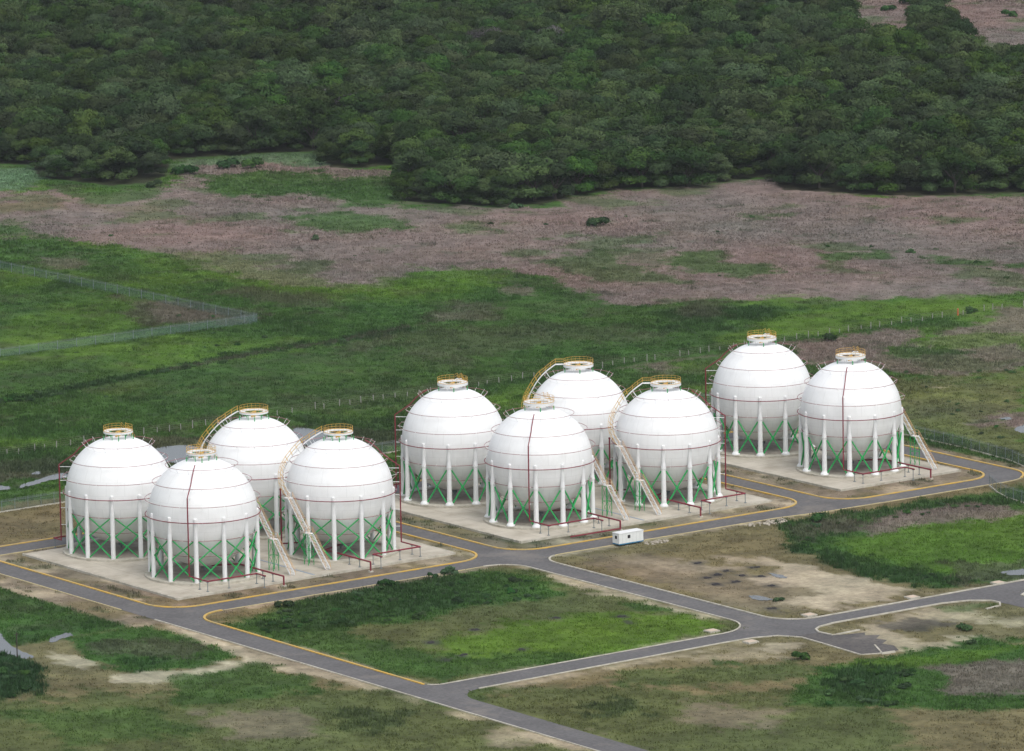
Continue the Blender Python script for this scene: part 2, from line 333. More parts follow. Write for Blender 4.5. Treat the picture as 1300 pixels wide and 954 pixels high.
# ------------------------------------------------------------------ ground cover
CL = dict(G=(.046, .100, .021), Y=(.088, .162, .017), D=(.022, .050, .017), B=(.185, .146, .130), O=(.145, .125, .062), S=(.43, .37, .265),
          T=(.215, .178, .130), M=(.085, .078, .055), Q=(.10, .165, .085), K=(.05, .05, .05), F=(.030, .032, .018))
LAYERS = [
 ('B', [(1060, -120), (1070, 100), (1500, 110), (1500, -120)], 6, 1),
 # cls, polygon in photo pixels, feather, strength
 ('B', [(-400, 240), (60, 240), (140, 246), (215, 232), (235, 206), (335, 200), (420, 205), (520, 225), (520, 262), (700, 264), (800, 242), (1000, 226), (1100, 250), (1700, 240), (1700, 372), (1300, 372), (1150, 381), (960, 379), (850, 386), (770, 386), (700, 352), (640, 344), (530, 342), (480, 366), (430, 368), (300, 352), (240, 332), (170, 316), (60, 302), (-400, 300)], 9, 1),
 ('Q', [(-400, 212), (45, 212), (60, 232), (40, 240), (-400, 240)], 6, 1),
 ('Q', [(205, 207), (330, 194), (425, 192), (430, 212), (330, 206), (240, 214)], 6, .9),
 ('G', [(70, 240), (200, 236), (230, 247), (160, 262), (90, 258)], 8, .8),
 ('G', [(255, 226), (330, 218), (420, 222), (515, 224), (515, 262), (440, 262), (400, 250), (280, 250)], 8, .95),
 ('G', [(360, 276), (430, 268), (500, 276), (515, 290), (440, 298), (370, 290)], 9, .85),
 ('G', [(560, 286), (600, 284), (640, 290), (590, 296)], 5, .6), ('O', [(-50, 262), (60, 258), (80, 268), (-50, 274)], 8, .6),
 ('G', [(-100, 285), (0, 283), (60, 300), (-100, 300)], 9, .9), ('O', [(120, 262), (200, 258), (230, 268), (140, 275)], 8, .45),
 ('G', [(860, 322), (900, 320), (950, 336), (990, 338), (1010, 346), (950, 352), (880, 346), (850, 338)], 7, .8),
 ('G', [(1040, 318), (1140, 318), (1150, 327), (1060, 330)], 4, .85), ('G', [(1180, 328), (1262, 329), (1250, 336), (1190, 336)], 4, .85),
 ('G', [(940, 272), (1000, 270), (1004, 278), (950, 280)], 4, .6), ('G', [(1272, 336), (1310, 336), (1310, 343), (1276, 342)], 3, .9),
 ('G', [(700, 322), (780, 320), (790, 336), (830, 342), (870, 360), (800, 362), (740, 352), (700, 336)], 9, .7),
 ('G', [(740, 300), (800, 312), (880, 330), (860, 340), (770, 330)], 9, .35),
 ('Y', [(150, 318), (330, 330), (460, 372), (420, 385), (300, 362), (180, 345)], 12, .45),
 ('Y', [(430, 366), (520, 352), (560, 348), (640, 352), (640, 366), (520, 376)], 10, .6),
 ('Y', [(1000, 398), (1100, 385), (1260, 376), (1300, 390), (1160, 404), (980, 432), (900, 440)], 9, .75),
 ('Y', [(0, 400), (120, 380), (220, 370), (260, 400), (120, 430), (0, 440)], 14, .5),
 ('B', [(40, 330), (100, 326), (110, 336), (60, 340)], 7, .5),
 ('M', [(150, 380), (240, 386), (330, 402), (300, 412), (180, 410)], 9, .75), ('B', [(190, 384), (250, 392), (280, 404), (210, 404)], 7, .5),
 ('M', [(290, 362), (360, 372), (450, 384), (440, 392), (350, 386), (280, 372)], 8, .6), ('M', [(540, 392), (600, 384), (640, 396), (620, 408), (550, 408)], 8, .6),
 ('B', [(556, 396), (590, 394), (610, 402), (570, 408)], 5, .6), ('B', [(626, 364), (660, 362), (680, 374), (640, 376)], 5, .6),
 ('M', [(500, 425), (560, 415), (720, 415), (860, 420), (840, 436), (700, 440), (580, 462), (510, 455)], 10, .36),
 ('M', [(420, 440), (480, 425), (510, 432), (450, 452)], 8, .5), ('D', [(840, 395), (940, 390), (990, 400), (900, 420), (830, 424)], 12, .6), ('M', [(865, 385), (930, 384), (920, 400), (870, 402)], 8, .5),
 ('B', [(1000, 436), (1060, 428), (1110, 420), (1160, 418), (1170, 426), (1130, 446), (1060, 462), (1020, 462)], 5, .9),
 ('B', [(1085, 458), (1130, 446), (1200, 420), (1310, 388), (1310, 462), (1220, 476), (1150, 474)], 7, .75),
 ('G', [(1115, 440), (1200, 440), (1230, 450), (1150, 456)], 6, .8), ('Y', [(1160, 432), (1230, 424), (1310, 425), (1310, 440), (1200, 442)], 6, .6),
 ('O', [(1120, 480), (1310, 472), (1310, 590), (1200, 560), (1130, 520)], 14, .55), ('M', [(1130, 505), (1240, 510), (1310, 520), (1310, 540), (1200, 530)], 9, .35), ('S', [(1180, 492), (1215, 493), (1200, 495)], 3, .5),
 ('D', [(1150, 555), (1220, 560), (1310, 580), (1310, 600), (1230, 590), (1150, 565)], 6, .6),
 ('B', [(1210, 536), (1250, 532), (1275, 524), (1310, 526), (1310, 545), (1240, 542)], 4, .9), ('B', [(820, 466), (850, 468), (865, 474), (830, 476)], 3, .7),
 ('M', [(-40, 588), (60, 580), (80, 592), (110, 600), (60, 606), (-40, 616)], 5, .8), ('D', [(-40, 560), (90, 575), (150, 590), (90, 602), (-40, 600)], 10, .6),
 ('M', [(150, 560), (210, 552), (250, 558), (400, 545), (560, 545), (560, 560), (300, 600), (150, 590)], 5, .7),
 ('D', [(380, 532), (470, 530), (560, 522), (560, 560), (480, 560), (400, 545)], 6, .6),
]
LINES = [('D', [(-60, 518), (60, 500), (194, 474), (250, 462), (339, 446), (450, 429), (520, 418)], 9, .9), ('M', [(200, 473), (339, 446), (450, 429), (540, 412)], 4, .6), ('D', [(366, 530), (504, 511), (643, 487), (783, 467)], 5, .5),
         ('D', [(0, 455), (110, 440), (200, 428)], 6, .25), ('B', [(783, 470), (917, 451), (1022, 433), (1097, 423)], 4, .5)]
S_LAYERS = [   # south part (site and below)
 ('O', [(-60, 648), (80, 630), (140, 640), (80, 690), (-60, 715)], 6, .9), ('T', [(-60, 660), (60, 655), (70, 672), (-60, 690)], 7, .6),
 # inner block
 ('O', [(270, 790), (560, 716), (700, 722), (960, 800), (560, 900), (250, 800)], 4, 1), ('G', [(270, 790), (560, 716), (700, 722), (960, 800), (560, 900), (250, 800)], 6, .48),
 ('G', [(296, 792), (420, 746), (520, 726), (600, 722), (650, 730), (700, 738), (715, 752), (690, 760), (600, 772), (560, 786), (440, 798), (350, 812), (310, 806)], 5, 1), ('D', [(330, 790), (420, 752), (520, 732), (600, 728), (650, 734), (690, 742), (660, 755), (590, 765), (540, 780), (440, 794), (350, 806)], 9, .6),
 ('G', [(600, 726), (660, 728), (730, 740), (700, 758), (620, 762)], 7, .55),
 ('G', [(330, 806), (420, 800), (520, 826), (600, 850), (560, 866), (480, 850), (400, 830)], 7, .9),
 ('Y', [(540, 820), (600, 800), (700, 782), (830, 776), (905, 790), (900, 806), (780, 838), (640, 852), (570, 845)], 10, .9),
 ('G', [(470, 845), (560, 832), (700, 830), (780, 835), (680, 856), (560, 862)], 8, .8), ('G', [(780, 768), (830, 762), (850, 775), (800, 776)], 4, .9), ('Y', [(860, 785), (925, 792), (915, 802), (860, 800)], 4, .8),
 ('S', [(690, 722), (735, 735), (830, 765), (900, 785), (890, 788), (780, 756), (700, 735)], 4, .75), ('O', [(830, 765), (905, 790), (880, 780)], 3, .7),
 # right block
 ('O', [(700, 690), (1000, 640), (1060, 690), (1200, 745), (1100, 775), (900, 790)], 5, 1), ('T', [(720, 706), (800, 700), (1000, 735), (1100, 740), (1100, 768), (960, 780), (800, 730)], 8, .5),
 ('S', [(920, 706), (960, 708), (1010, 716), (1010, 722), (930, 716)], 5, .6), ('S', [(950, 738), (1010, 726), (1080, 730), (1150, 748), (1120, 762), (1030, 774), (1000, 765), (1040, 752)], 7, .85),
 ('S', [(970, 712), (1040, 722), (1100, 735), (1080, 740), (1000, 728)], 5, .8), ('S', [(1185, 752), (1240, 750), (1225, 756)], 3, .8), ('S', [(790, 712), (880, 712), (940, 724), (860, 728)], 7, .4),
 ('G', [(1000, 690), (990, 665), (1040, 655), (1150, 640), (1310, 615), (1700, 600), (1700, 745), (1310, 738), (1230, 750), (1180, 745), (1100, 730), (1030, 705)], 5, 1),
 ('Y', [(1050, 690), (1150, 665), (1310, 645), (1310, 725), (1200, 732), (1090, 712)], 9, .6),
 ('D', [(985, 662), (1060, 652), (1250, 630), (1310, 625), (1310, 640), (1100, 662), (1020, 700), (1000, 690)], 6, .6), ('M', [(1000, 668), (1120, 655), (1200, 645), (1190, 656), (1090, 668), (1010, 690)], 6, .5),
 ('D', [(1010, 698), (1080, 700), (1160, 722), (1250, 735), (1240, 748), (1180, 745), (1090, 728)], 6, .65),
 ('B', [(1090, 668), (1140, 650), (1230, 640), (1300, 648), (1280, 660), (1180, 664), (1110, 680)], 5, .8), ('M', [(1030, 660), (1090, 652), (1090, 672), (1040, 680)], 6, .6),
 ('M', [(1200, 718), (1310, 712), (1310, 735), (1220, 745)], 6, .6), ('O', [(1190, 748), (1310, 738), (1310, 746), (1200, 756)], 3, .9),
 # lower left
 ('O', [(-300, 730), (20, 740), (140, 775), (260, 800), (560, 900), (560, 1100), (-300, 1100)], 5, 1),
 ('T', [(-100, 735), (60, 745), (140, 775), (200, 800), (80, 800), (-100, 800)], 9, .8), ('Q', [(10, 748), (50, 752), (40, 760), (5, 758)], 4, .5), ('G', [(34, 762), (70, 760), (108, 774), (80, 778), (45, 770)], 4, .95),
 ('G', [(20, 780), (50, 782), (40, 795), (20, 793)], 4, .5), ('T', [(100, 790), (160, 785), (200, 800), (150, 802)], 5, .7),
 ('G', [(78, 805), (140, 798), (190, 795), (240, 806), (292, 826), (282, 842), (200, 854), (150, 850), (100, 832)], 4, 1),
 ('M', [(100, 816), (170, 812), (260, 822), (240, 834), (180, 836), (110, 826)], 7, .6), ('D', [(140, 836), (230, 838), (180, 850)], 5, .6),
 ('S', [(140, 858), (190, 856), (250, 850), (298, 836), (290, 826), (310, 832), (312, 842), (262, 858), (200, 866), (140, 868)], 3, .9), ('S', [(50, 828), (90, 832), (120, 842), (100, 848), (60, 840)], 5, .8),
 ('S', [(200, 790), (210, 786), (262, 806), (300, 822), (420, 852), (470, 870), (400, 862), (300, 838)], 3, .75), ('G', [(220, 862), (280, 846), (330, 840), (390, 862), (420, 880), (230, 900)], 5, .85),
 ('D', [(-50, 835), (0, 828), (30, 838), (60, 860), (60, 880), (-50, 900)], 5, 1), ('O', [(60, 850), (140, 855), (120, 880), (60, 880)], 5, .8),
 # lower right
 ('O', [(640, 866), (960, 810), (1030, 818), (1310, 760), (1700, 740), (1700, 1100), (500, 1100)], 4, 1),
 ('S', [(960, 820), (1010, 815), (1000, 826), (965, 828)], 5, .7), ('S', [(860, 836), (960, 826), (1000, 836), (880, 842)], 6, .4), ('G', [(780, 850), (900, 848), (1000, 842), (1060, 850), (960, 868), (780, 870)], 8, .6),
 ('G', [(900, 838), (925, 838), (940, 843), (905, 843)], 4, .8), ('S', [(1050, 800), (1120, 800), (1180, 815), (1240, 808), (1240, 826), (1160, 834), (1060, 822), (1080, 812)], 7, .7),
 ('S', [(1080, 798), (1150, 778), (1230, 770), (1240, 780), (1250, 792), (1160, 790), (1110, 806)], 8, .6), ('G', [(1180, 772), (1260, 766), (1262, 772), (1200, 780)], 3, .6),
 ('K', [(1110, 792), (1160, 784), (1210, 792), (1180, 802), (1120, 800)], 6, .7), ('S', [(1255, 790), (1300, 785), (1300, 795), (1260, 800)], 4, .5),
 ('G', [(1040, 845), (1120, 832), (1250, 812), (1310, 815), (1500, 800), (1500, 900), (1000, 900)], 6, 1), ('Y', [(1060, 842), (1200, 830), (1300, 815), (1310, 820), (1240, 836), (1100, 852)], 6, .7),
 ('D', [(1050, 850), (1120, 842), (1150, 852), (1120, 900), (1040, 900)], 6, .8), ('B', [(1190, 845), (1300, 835), (1400, 835), (1400, 880), (1210, 880)], 6, .8),
 ('G', [(150, 880), (600, 872), (1100, 880), (1200, 980), (-100, 980), (-100, 900)], 14, .55), ('D', [(740, 895), (800, 888), (830, 905), (760, 915)], 10, .6), ('S', [(640, 925), (760, 935), (740, 950), (620, 945)], 9, .5), ('T', [(880, 890), (1010, 900), (980, 925), (860, 915)], 10, .6), ('G', [(20, 905), (180, 895), (260, 930), (90, 950)], 10, .7), ('T', [(250, 905), (380, 900), (420, 930), (300, 940)], 9, .6), ('D', [(430, 900), (520, 905), (500, 930), (430, 925)], 8, .5),
]
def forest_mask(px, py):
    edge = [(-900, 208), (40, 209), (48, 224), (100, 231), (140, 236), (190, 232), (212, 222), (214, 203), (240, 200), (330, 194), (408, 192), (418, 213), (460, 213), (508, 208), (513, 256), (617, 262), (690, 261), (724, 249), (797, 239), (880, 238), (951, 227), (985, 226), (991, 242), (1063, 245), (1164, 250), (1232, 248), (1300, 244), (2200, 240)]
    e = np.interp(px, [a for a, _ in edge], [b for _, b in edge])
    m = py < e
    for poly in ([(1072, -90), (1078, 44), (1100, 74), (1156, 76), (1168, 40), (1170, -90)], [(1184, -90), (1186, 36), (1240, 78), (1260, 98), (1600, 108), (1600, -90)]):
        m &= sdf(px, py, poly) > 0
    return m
def cover(X, Y):
    """returns colour (N,3), tuft height, tuft density for world points"""
    px, py = project(X, Y)
    wx = (fbm(X, Y, 14, 4, 1) - .5) * 46 + (fbm(X, Y, 3.0, 3, 5) - .5) * 30; wy = (fbm(X, Y, 14, 4, 2) - .5) * 13 + (fbm(X, Y, 3.0, 3, 6) - .5) * 9
    south = sstep(-57, -55, -Y - 110) if False else None
    n1 = fbm(X, Y, 30, 5, 3); n2 = fbm(X, Y, 7, 4, 4); n3 = fbm(X, Y, 2.2, 3, 7)
    W = {k: np.zeros(X.shape) for k in CL}; W['G'][:] = 1
    def put(c, m):
        for k in W: W[k] *= (1 - m)
        W[c] += m
    put('Y', sstep(.50, .68, n1) * .55); put('D', sstep(.52, .70, fbm(X, Y, 18, 5, 9)) * .32)
    put('M', sstep(.60, .72, fbm(X, Y, 22, 5, 12)) * .2)
    qx, qy = px + wx, py + wy
    for c, poly, f, s in LAYERS: put(c, s * sstep(f * 1.1, -f * 1.1, sdf(qx, qy, poly) + (n2 - .5) * f * 4.5 + (n3 - .5) * f * 3.6))
    qx2, qy2 = px + wx * .35, py + wy * .35
    for c, ln, w, s in LINES: put(c, s * sstep(w * 1.6, w * .4, sdl(qx2, qy2, ln) + (n3 - .5) * w * 3))
    # brown reed field gets scattered green, and the green scattered brown
    b = W['B'].copy(); put('G', b * sstep(.57, .68, fbm(X, Y, 16, 5, 21)) * .55); put('O', b * sstep(.5, .62, fbm(X, Y, 9, 5, 22)) * .1); put('D', b * sstep(.66, .74, fbm(X, Y, 5, 4, 23)) * .35)
    g = W['G'] + W['Y']; put('D', g * sstep(.58, .68, fbm(X, Y, 3.4, 4, 24)) * .42); put('M', g * sstep(.62, .72, fbm(X, Y, 6, 4, 25)) * .3)
    # --- site, by plain plan position
    S = np.zeros(X.shape)
    def rectm(x0, y0, x1, y1, f): 
        d = np.maximum(np.maximum(x0 - X, X - x1), np.maximum(y0 - Y, Y - y1)); return sstep(f, -f, d + (n3 - .5) * f * 1.5)
    south = rectm(-400, -900, 700, -56.5, 1.0)
    for k in W: W[k] *= (1 - south)
    W['O'] += south
    sx, sy = px + wx * .75, py + wy * .6
    for c, poly, f, s in S_LAYERS:
        m = s * sstep(f * 1.0, -f * 1.0, sdf(sx, sy, poly) + (n2 - .5) * f * 3.5 + (n3 - .5) * f * 6.5)
        if not (c in 'OT' and poly[0][1] < 700): m = m * south
        put(c, m)
    site = rectm(-34, -57.0, 180.5, 21.5, .8); put('T', site * .93)
    put('O', site * sstep(.46, .60, n2) * .75); put('S', site * sstep(.56, .66, fbm(X, Y, 9, 4, 15)) * .6); put('D', site * sstep(.60, .72, fbm(X, Y, 4, 4, 16)) * .55)
    put('O', rectm(-34, 20, 22, 45, 2) * .8)
    # sandy margins along the kerbs of the southern roads
    for (x0, y0, x1, y1) in ((-31, -200, -27.8, -50), (-21.4, -128.8, -20.2, -62), (-10, -57.2, 43, -55.3), (47.6, -122, 49.3, -60), (-12, -128.8, 42, -127.4), (-16, -138.5, 45, -135.6), (62, -129.4, 200, -128.0), (56, -57, 150, -55.6)):
        put('S', rectm(x0, y0, x1, y1, .7) * .55 * sstep(.35, .6, n2))
    # scorched spots on the dirt lot
    for (a, b_) in ((885, 715), (910, 730), (922, 725), (943, 731), (958, 721), (966, 732), (978, 744), (934, 739), (980, 773), (790, 783), (796, 790), (706, 785), (548, 816), (604, 800), (662, 825), (588, 832), (565, 838), (908, 742), (897, 734)):
        X0, Y0 = at(a, b_); d = np.hypot(X - X0, (Y - Y0)); put('K', sstep(1.9, .7, d + (n3 - .5) * 1.6) * .8)
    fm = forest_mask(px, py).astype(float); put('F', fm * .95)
    col = np.zeros(X.shape + (3,))
    for k, c in CL.items(): col += W[k][..., None] * np.array(c)
    v = 1 + (n1 - .5) * .35 + (n2 - .5) * .5 + (n3 - .5) * .6; v = 1 + (v - 1) * (1 - .45 * W['B'])
    col *= v[..., None] * .91
    col[..., 0] *= 1 + (fbm(X, Y, 40, 4, 31) - .5) * .35
    h = W['G'] * .30 + W['Y'] * .24 + W['D'] * .7 + W['B'] * .34 + W['Q'] * .4 + W['O'] * .22 + W['M'] * .5 + W['T'] * .1
    dens = np.clip(W['G'] * 1. + W['Y'] * 1. + W['D'] * 1.3 + W['B'] * 1.1 + W['Q'] + W['O'] * .45 + W['M'] * .8 + W['T'] * .06 + W['S'] * .02, 0, 1.3)
    return col, h, dens, (px, py)
def axis(fine0, fine1, step, far):
    a = list(np.arange(fine0, fine1 + step, step)); s = step; x = a[-1]
    while x < far: s *= 1.35; x += s; a.append(x)
    s = step; x = a[0]; pre = []
    while x > -far: s *= 1.35; x -= s; pre.append(x)
    return np.array(pre[::-1] + a)
lat = axis(-195, 195, 1.1, 12000); rng = axis(930, 2120, 1.7, 14000)
LA, RG = np.meshgrid(lat, rng)
GX = CAM.x + HD.x * RG + HR.x * LA; GY = CAM.y + HD.y * RG + HR.y * LA
col, h_, d_, _ = cover(GX.ravel(), GY.ravel())
def on_paved(X, Y, m=0.5):
    r = np.zeros(X.shape, bool)
    for (x0, y0, x1, y1) in PADS: r |= (X > x0 - m) & (X < x1 + m) & (Y > y0 - m) & (Y < y1 + m)
    def strip(x0, y0, x1, y1): return (X > x0 - m) & (X < x1 + m) & (Y > y0 - m) & (Y < y1 + m)
    for q in ((-27.8, -340, -21.6, 19), (49.4, -129, 55.2, 12.2), (125.4, -52, 130.9, 12.2), (170.7, -50, 177.4, 19), (-27.8, -55.4, 49.4, -49.5), (49, -56, 172, -49.5), (-27.8, 12.2, 177.4, 19), (-27.8, -135.4, 430, -129.1),
              (130, -57.6, 175, -52), (49.5, -158.6, 55.4, -129), (94.6, -165, 100.4, -129), (49, -62, 56, -49), (48, -138, 57, -126)): r |= strip(*q)
    return r
Zg = (fbm(GX, GY, 60, 3, 40) - .5) * .5 * (1 - np.clip(1 - (np.maximum(np.maximum(-60 - GX, GX - 185), np.maximum(-170 - GY, GY - 30)) / 60), 0, 1))
V = np.stack([GX.ravel(), GY.ravel(), Zg.ravel()], 1)
nr, nc = GX.shape; idx = np.arange(nr * nc).reshape(nr, nc)
F = np.stack([idx[:-1, :-1].ravel(), idx[:-1, 1:].ravel(), idx[1:, 1:].ravel(), idx[1:, :-1].ravel()], 1)[:, ::-1]
me = fast_mesh('ground', V, F, GROUND); vcol(me, np.clip(col, 0, 1)); me.shade_smooth()
tag(link('ground', me), kind='structure')
PONDS = [
 [(195, 572), (215, 567), (240, 566), (262, 572), (262, 585), (235, 590), (205, 584)],
 [(372, 545), (395, 545), (412, 550), (418, 560), (400, 572), (382, 562)],
 [(28, 616), (50, 609), (72, 602), (88, 602), (84, 607), (60, 611), (40, 617), (26, 620)],
 [(-14, 618), (0, 617), (14, 619), (10, 622), (-10, 623)],
 [(40, 601), (50, 599), (52, 602), (43, 603)],
 [(0, 804), (6, 812), (20, 824), (42, 834), (30, 837), (8, 830), (-16, 826), (-16, 806)],
 [(62, 813), (75, 807), (88, 804), (92, 807), (80, 811), (66, 816)],
 [(1271, 727), (1280, 725), (1302, 723), (1318, 725), (1310, 730), (1284, 731), (1274, 729)],
 [(951, 757), (962, 757), (980, 761), (970, 763), (955, 761)],
 [(976, 728), (990, 730), (1000, 734), (988, 734)],
 [(1289, 545), (1302, 540), (1315, 542), (1315, 549), (1296, 550)],
 [(1270, 532), (1280, 530), (1284, 533), (1274, 534)]]
# ------------------------------------------------------------------ grass tufts (stuff)
def tufts(n, r0, r1, name, spread, hs, width, nbl):
    # even scatter over the fan of ground seen, biased to fill the range
    R_ = np.sqrt(RNG.random(n) * (r1 ** 2 - r0 ** 2) + r0 ** 2); A = (RNG.random(n) - .5) * 2 * .098
    L_ = R_ * A; X = CAM.x + HD.x * R_ + HR.x * L_; Y = CAM.y + HD.y * R_ + HR.y * L_
    c, h, d, (px, py) = cover(X, Y)
    keep = (RNG.random(n) < d) & ~on_paved(X, Y, .7) & ~forest_mask(px, py - 3)
    for pp in PONDS: keep &= sdf(px, py, pp) > 3
    X, Y, c, h = X[keep], Y[keep], c[keep], h[keep]; m = len(X)
    lift = 1 + (RNG.random(m) - .5) * .7; h = h * hs * lift * (.7 + .6 * fbm(X, Y, 5, 3, 50))
    ang = RNG.random((m, nbl)) * 2 * PI; rr = np.sqrt(RNG.random((m, nbl))) * spread
    bx = X[:, None] + np.cos(ang) * rr; by = Y[:, None] + np.sin(ang) * rr
    w = width * (.6 + .8 * RNG.random((m, nbl))); th = RNG.random((m, nbl)) * PI
    dx, dy = np.cos(th) * w, np.sin(th) * w
    lx, ly = (RNG.random((m, nbl)) - .5) * .9 * h[:, None], (RNG.random((m, nbl)) - .5) * .9 * h[:, None]
    hh = h[:, None] * (.5 + .8 * RNG.random((m, nbl)))
    z0 = np.full(bx.shape, -.12)
    P = np.stack([np.stack([bx - dx, by - dy, z0], -1), np.stack([bx + dx, by + dy, z0], -1), np.stack([bx + lx, by + ly, hh], -1)], 2)
    P = P.reshape(-1, 3); Fc = np.arange(len(P)).reshape(-1, 3)
    cc = np.repeat(c, nbl * 3, 0) * np.repeat(.75 + .55 * RNG.random((m * nbl, 1)), 3, 0) * 1.1
    me = fast_mesh(name, P, Fc, GRASSM); vcol(me, np.clip(cc, 0, 1))
    return me
me = tufts(150000, 955, 1480, 'grass', .75, 1.0, .16, 7)
tag(link('grass', me), 'green and olive grass growing around the tank site', 'grass', kind='stuff')
me = tufts(100000, 1480, 2050, 'reeds', 1.3, 1.0, .30, 6)
tag(link('reeds', me), 'dry brown reeds and grass of the marshy plain before the forest', 'reeds', kind='stuff')
# ------------------------------------------------------------------ roads
import bmesh
def fill_poly(name, loops, z, m, kind='structure'):
    bm = bmesh.new(); edges = []
    for lp in loops:
        vs = [bm.verts.new((x, y, z)) for x, y in lp]
        edges += [bm.edges.new((vs[i], vs[(i + 1) % len(vs)])) for i in range(len(vs))]
    bmesh.ops.triangle_fill(bm, use_beauty=True, use_dissolve=False, edges=edges)
    bmesh.ops.recalc_face_normals(bm, faces=bm.faces)
    if sum(f.normal.z for f in bm.faces) < 0: bmesh.ops.reverse_faces(bm, faces=bm.faces)
    me = bpy.data.meshes.new(name); bm.to_mesh(me); bm.free(); me.materials.append(m)
    o = link(name, me); tag(o, kind=kind); return o
def arc(cx, cy, r, a0, a1, n=8): return [(cx + r * math.cos(rad(a0 + (a1 - a0) * k / n)), cy + r * math.sin(rad(a0 + (a1 - a0) * k / n))) for k in range(n + 1)]
outer_a = [(-27.8, -330), (-21.4, -330), (-21.4, -141)] + arc(-15.4, -141.4, 6, 180, 90)[1:] + OUT[5:] + [(430, -131.6), (430, -129.4), (61.2, -129.4)]
# north loop: asphalt with holes for blocks A, B, C and S
north = arc(168.2, -48.6, 9, -90, 0) + arc(173.4, 15, 4, 0, 90) + arc(-23.8, 15, 4, 90, 180)
asph = [(-27.8, -330), (-21.4, -330), (-21.4, -141)] + arc(-15.4, -141.4, 6, 180, 90)[1:] + OUT[5:]
asph += [(430, -129.4)] + arc(62.2, -122.4, 7, 270, 180) + arc(61.2, -61.6, 6, 180, 90) + [(112, -55.8), (122, -57.2), (140, -57.6)] + north
fill_poly('road', [asph, BLOCK_A, BLOCK_B, BLOCK_C, BLOCK_S], .05, ASPH)
fill_poly('road_extension', [[(50.0, -138.5), (54.7, -139.0), (54.9, -142.3), (57.4, -143.3), (60.5, -144.2), (59.2, -146.0), (61.4, -147.4), (59.0, -149.2), (59.6, -151.4), (57.2, -153.0), (57.8, -155.4), (56, -158.9), (51.5, -158.4), (49.0, -157.1), (49.7, -146)]], .056, ASPHD)
def kerb(name, pts, m, w=.34, h=.2, closed=False):
    """raised kerb following pts"""
    n = len(pts); P = [Vector(p) for p in pts]; vs = []; fs = []
    for i in range(n):
        a = P[i - 1] if (closed or i > 0) else P[i]; b = P[(i + 1) % n] if (closed or i < n - 1) else P[i]
        t = (b - a).normalized(); nrm = Vector((-t.y, t.x)) * w / 2
        z1 = h
        vs += [(P[i].x + nrm.x, P[i].y + nrm.y, -.05), (P[i].x + nrm.x, P[i].y + nrm.y, z1), (P[i].x - nrm.x, P[i].y - nrm.y, z1), (P[i].x - nrm.x, P[i].y - nrm.y, -.05)]
    for i in range(n if closed else n - 1):
        j = (i + 1) % n
        for k in range(3): fs.append((i * 4 + k, i * 4 + k + 1, j * 4 + k + 1, j * 4 + k))
    if not closed: fs += [(0, 1, 2, 3), ((n - 1) * 4 + 3, (n - 1) * 4 + 2, (n - 1) * 4 + 1, (n - 1) * 4)]
    mb = MB(); mb.add(vs, fs); o = mb.build(name, m); tag(o, kind='structure'); return o
def seg(pts, a, b):      # densify a straight
    return pts
kerb('kerb', BLOCK_A[0:18] + [(49.4, 11)], KERBY, .42, .22)
kerb('kerb', [(-22, -42.4), (-22, 12)], KERBY, .42, .22)
kerb('kerb', BLOCK_B[0:18] + [(125.4, 11)], KERBY, .42, .22); kerb('kerb', [(54.9, -42.4), (54.9, 12)], KERBY, .42, .22)
kerb('kerb', BLOCK_C[0:18] + [(170.7, 11)], KERBY, .42, .22); kerb('kerb', [(130.9, -44.9), (130.9, 12)], KERBY, .42, .22)
kerb('kerb', [(48, 12.2), (-20, 12.2)], KERBP, .3, .15); kerb('kerb', [(-27.4, 19), (171, 19)] , KERBY, .42, .22)
kerb('kerb', [(177.2, 14), (177.2, -48.6)] + arc(168.2, -48.6, 9, 0, -60, 6), KERBY, .42, .22)
kerb('kerb', arc(168.2, -48.6, 9, -60, -90, 3) + [(140, -57.6), (122, -57.2), (112, -55.8)] + arc(61.2, -61.6, 6, 90, 180)[0:3], KERBP, .28, .12)
kerb('kerb', BLOCK_S[27:36] + [(-21.4, -100), (-21.4, -127)], KERBY, .40, .22)
kerb('kerb', [(-27.8, 6), (-27.8, -43)], KERBP, .28, .10); kerb('kerb', [(-27.8, -54), (-27.8, -240)], KERB, .28, .16)
kerb('kerb', BLOCK_S[3:27], KERB, .3, .16); kerb('kerb', [BLOCK_S[27], (20, -55.3), BLOCK_S[26]], KERBP, .28, .08)
kerb('kerb', [(300, -129.4)] + arc(62.2, -122.4, 7, 270, 180) + arc(61.2, -61.6, 6, 180, 90)[:7], KERB, .34, .22)
kerb('kerb', [(-16, -135.4)] + OUT[5:13], KERB, .3, .16); kerb('kerb', [(61, -142.2), (55.6, -142.4)] + OUT[15:23] + [(94.2, -141.0), (92.6, -143), (88.8, -143.6)], KERB, .34, .22)
kerb('kerb', [(103, -143), (100.8, -141), (101.2, -138.8), (105, -136.8), (112, -136.2), (300, -137.2)], KERB, .34, .22)
kerb('kerb', [(55.5, -153.0), (52, -159.4), (54.6, -159.6)], KERB, .3, .16)
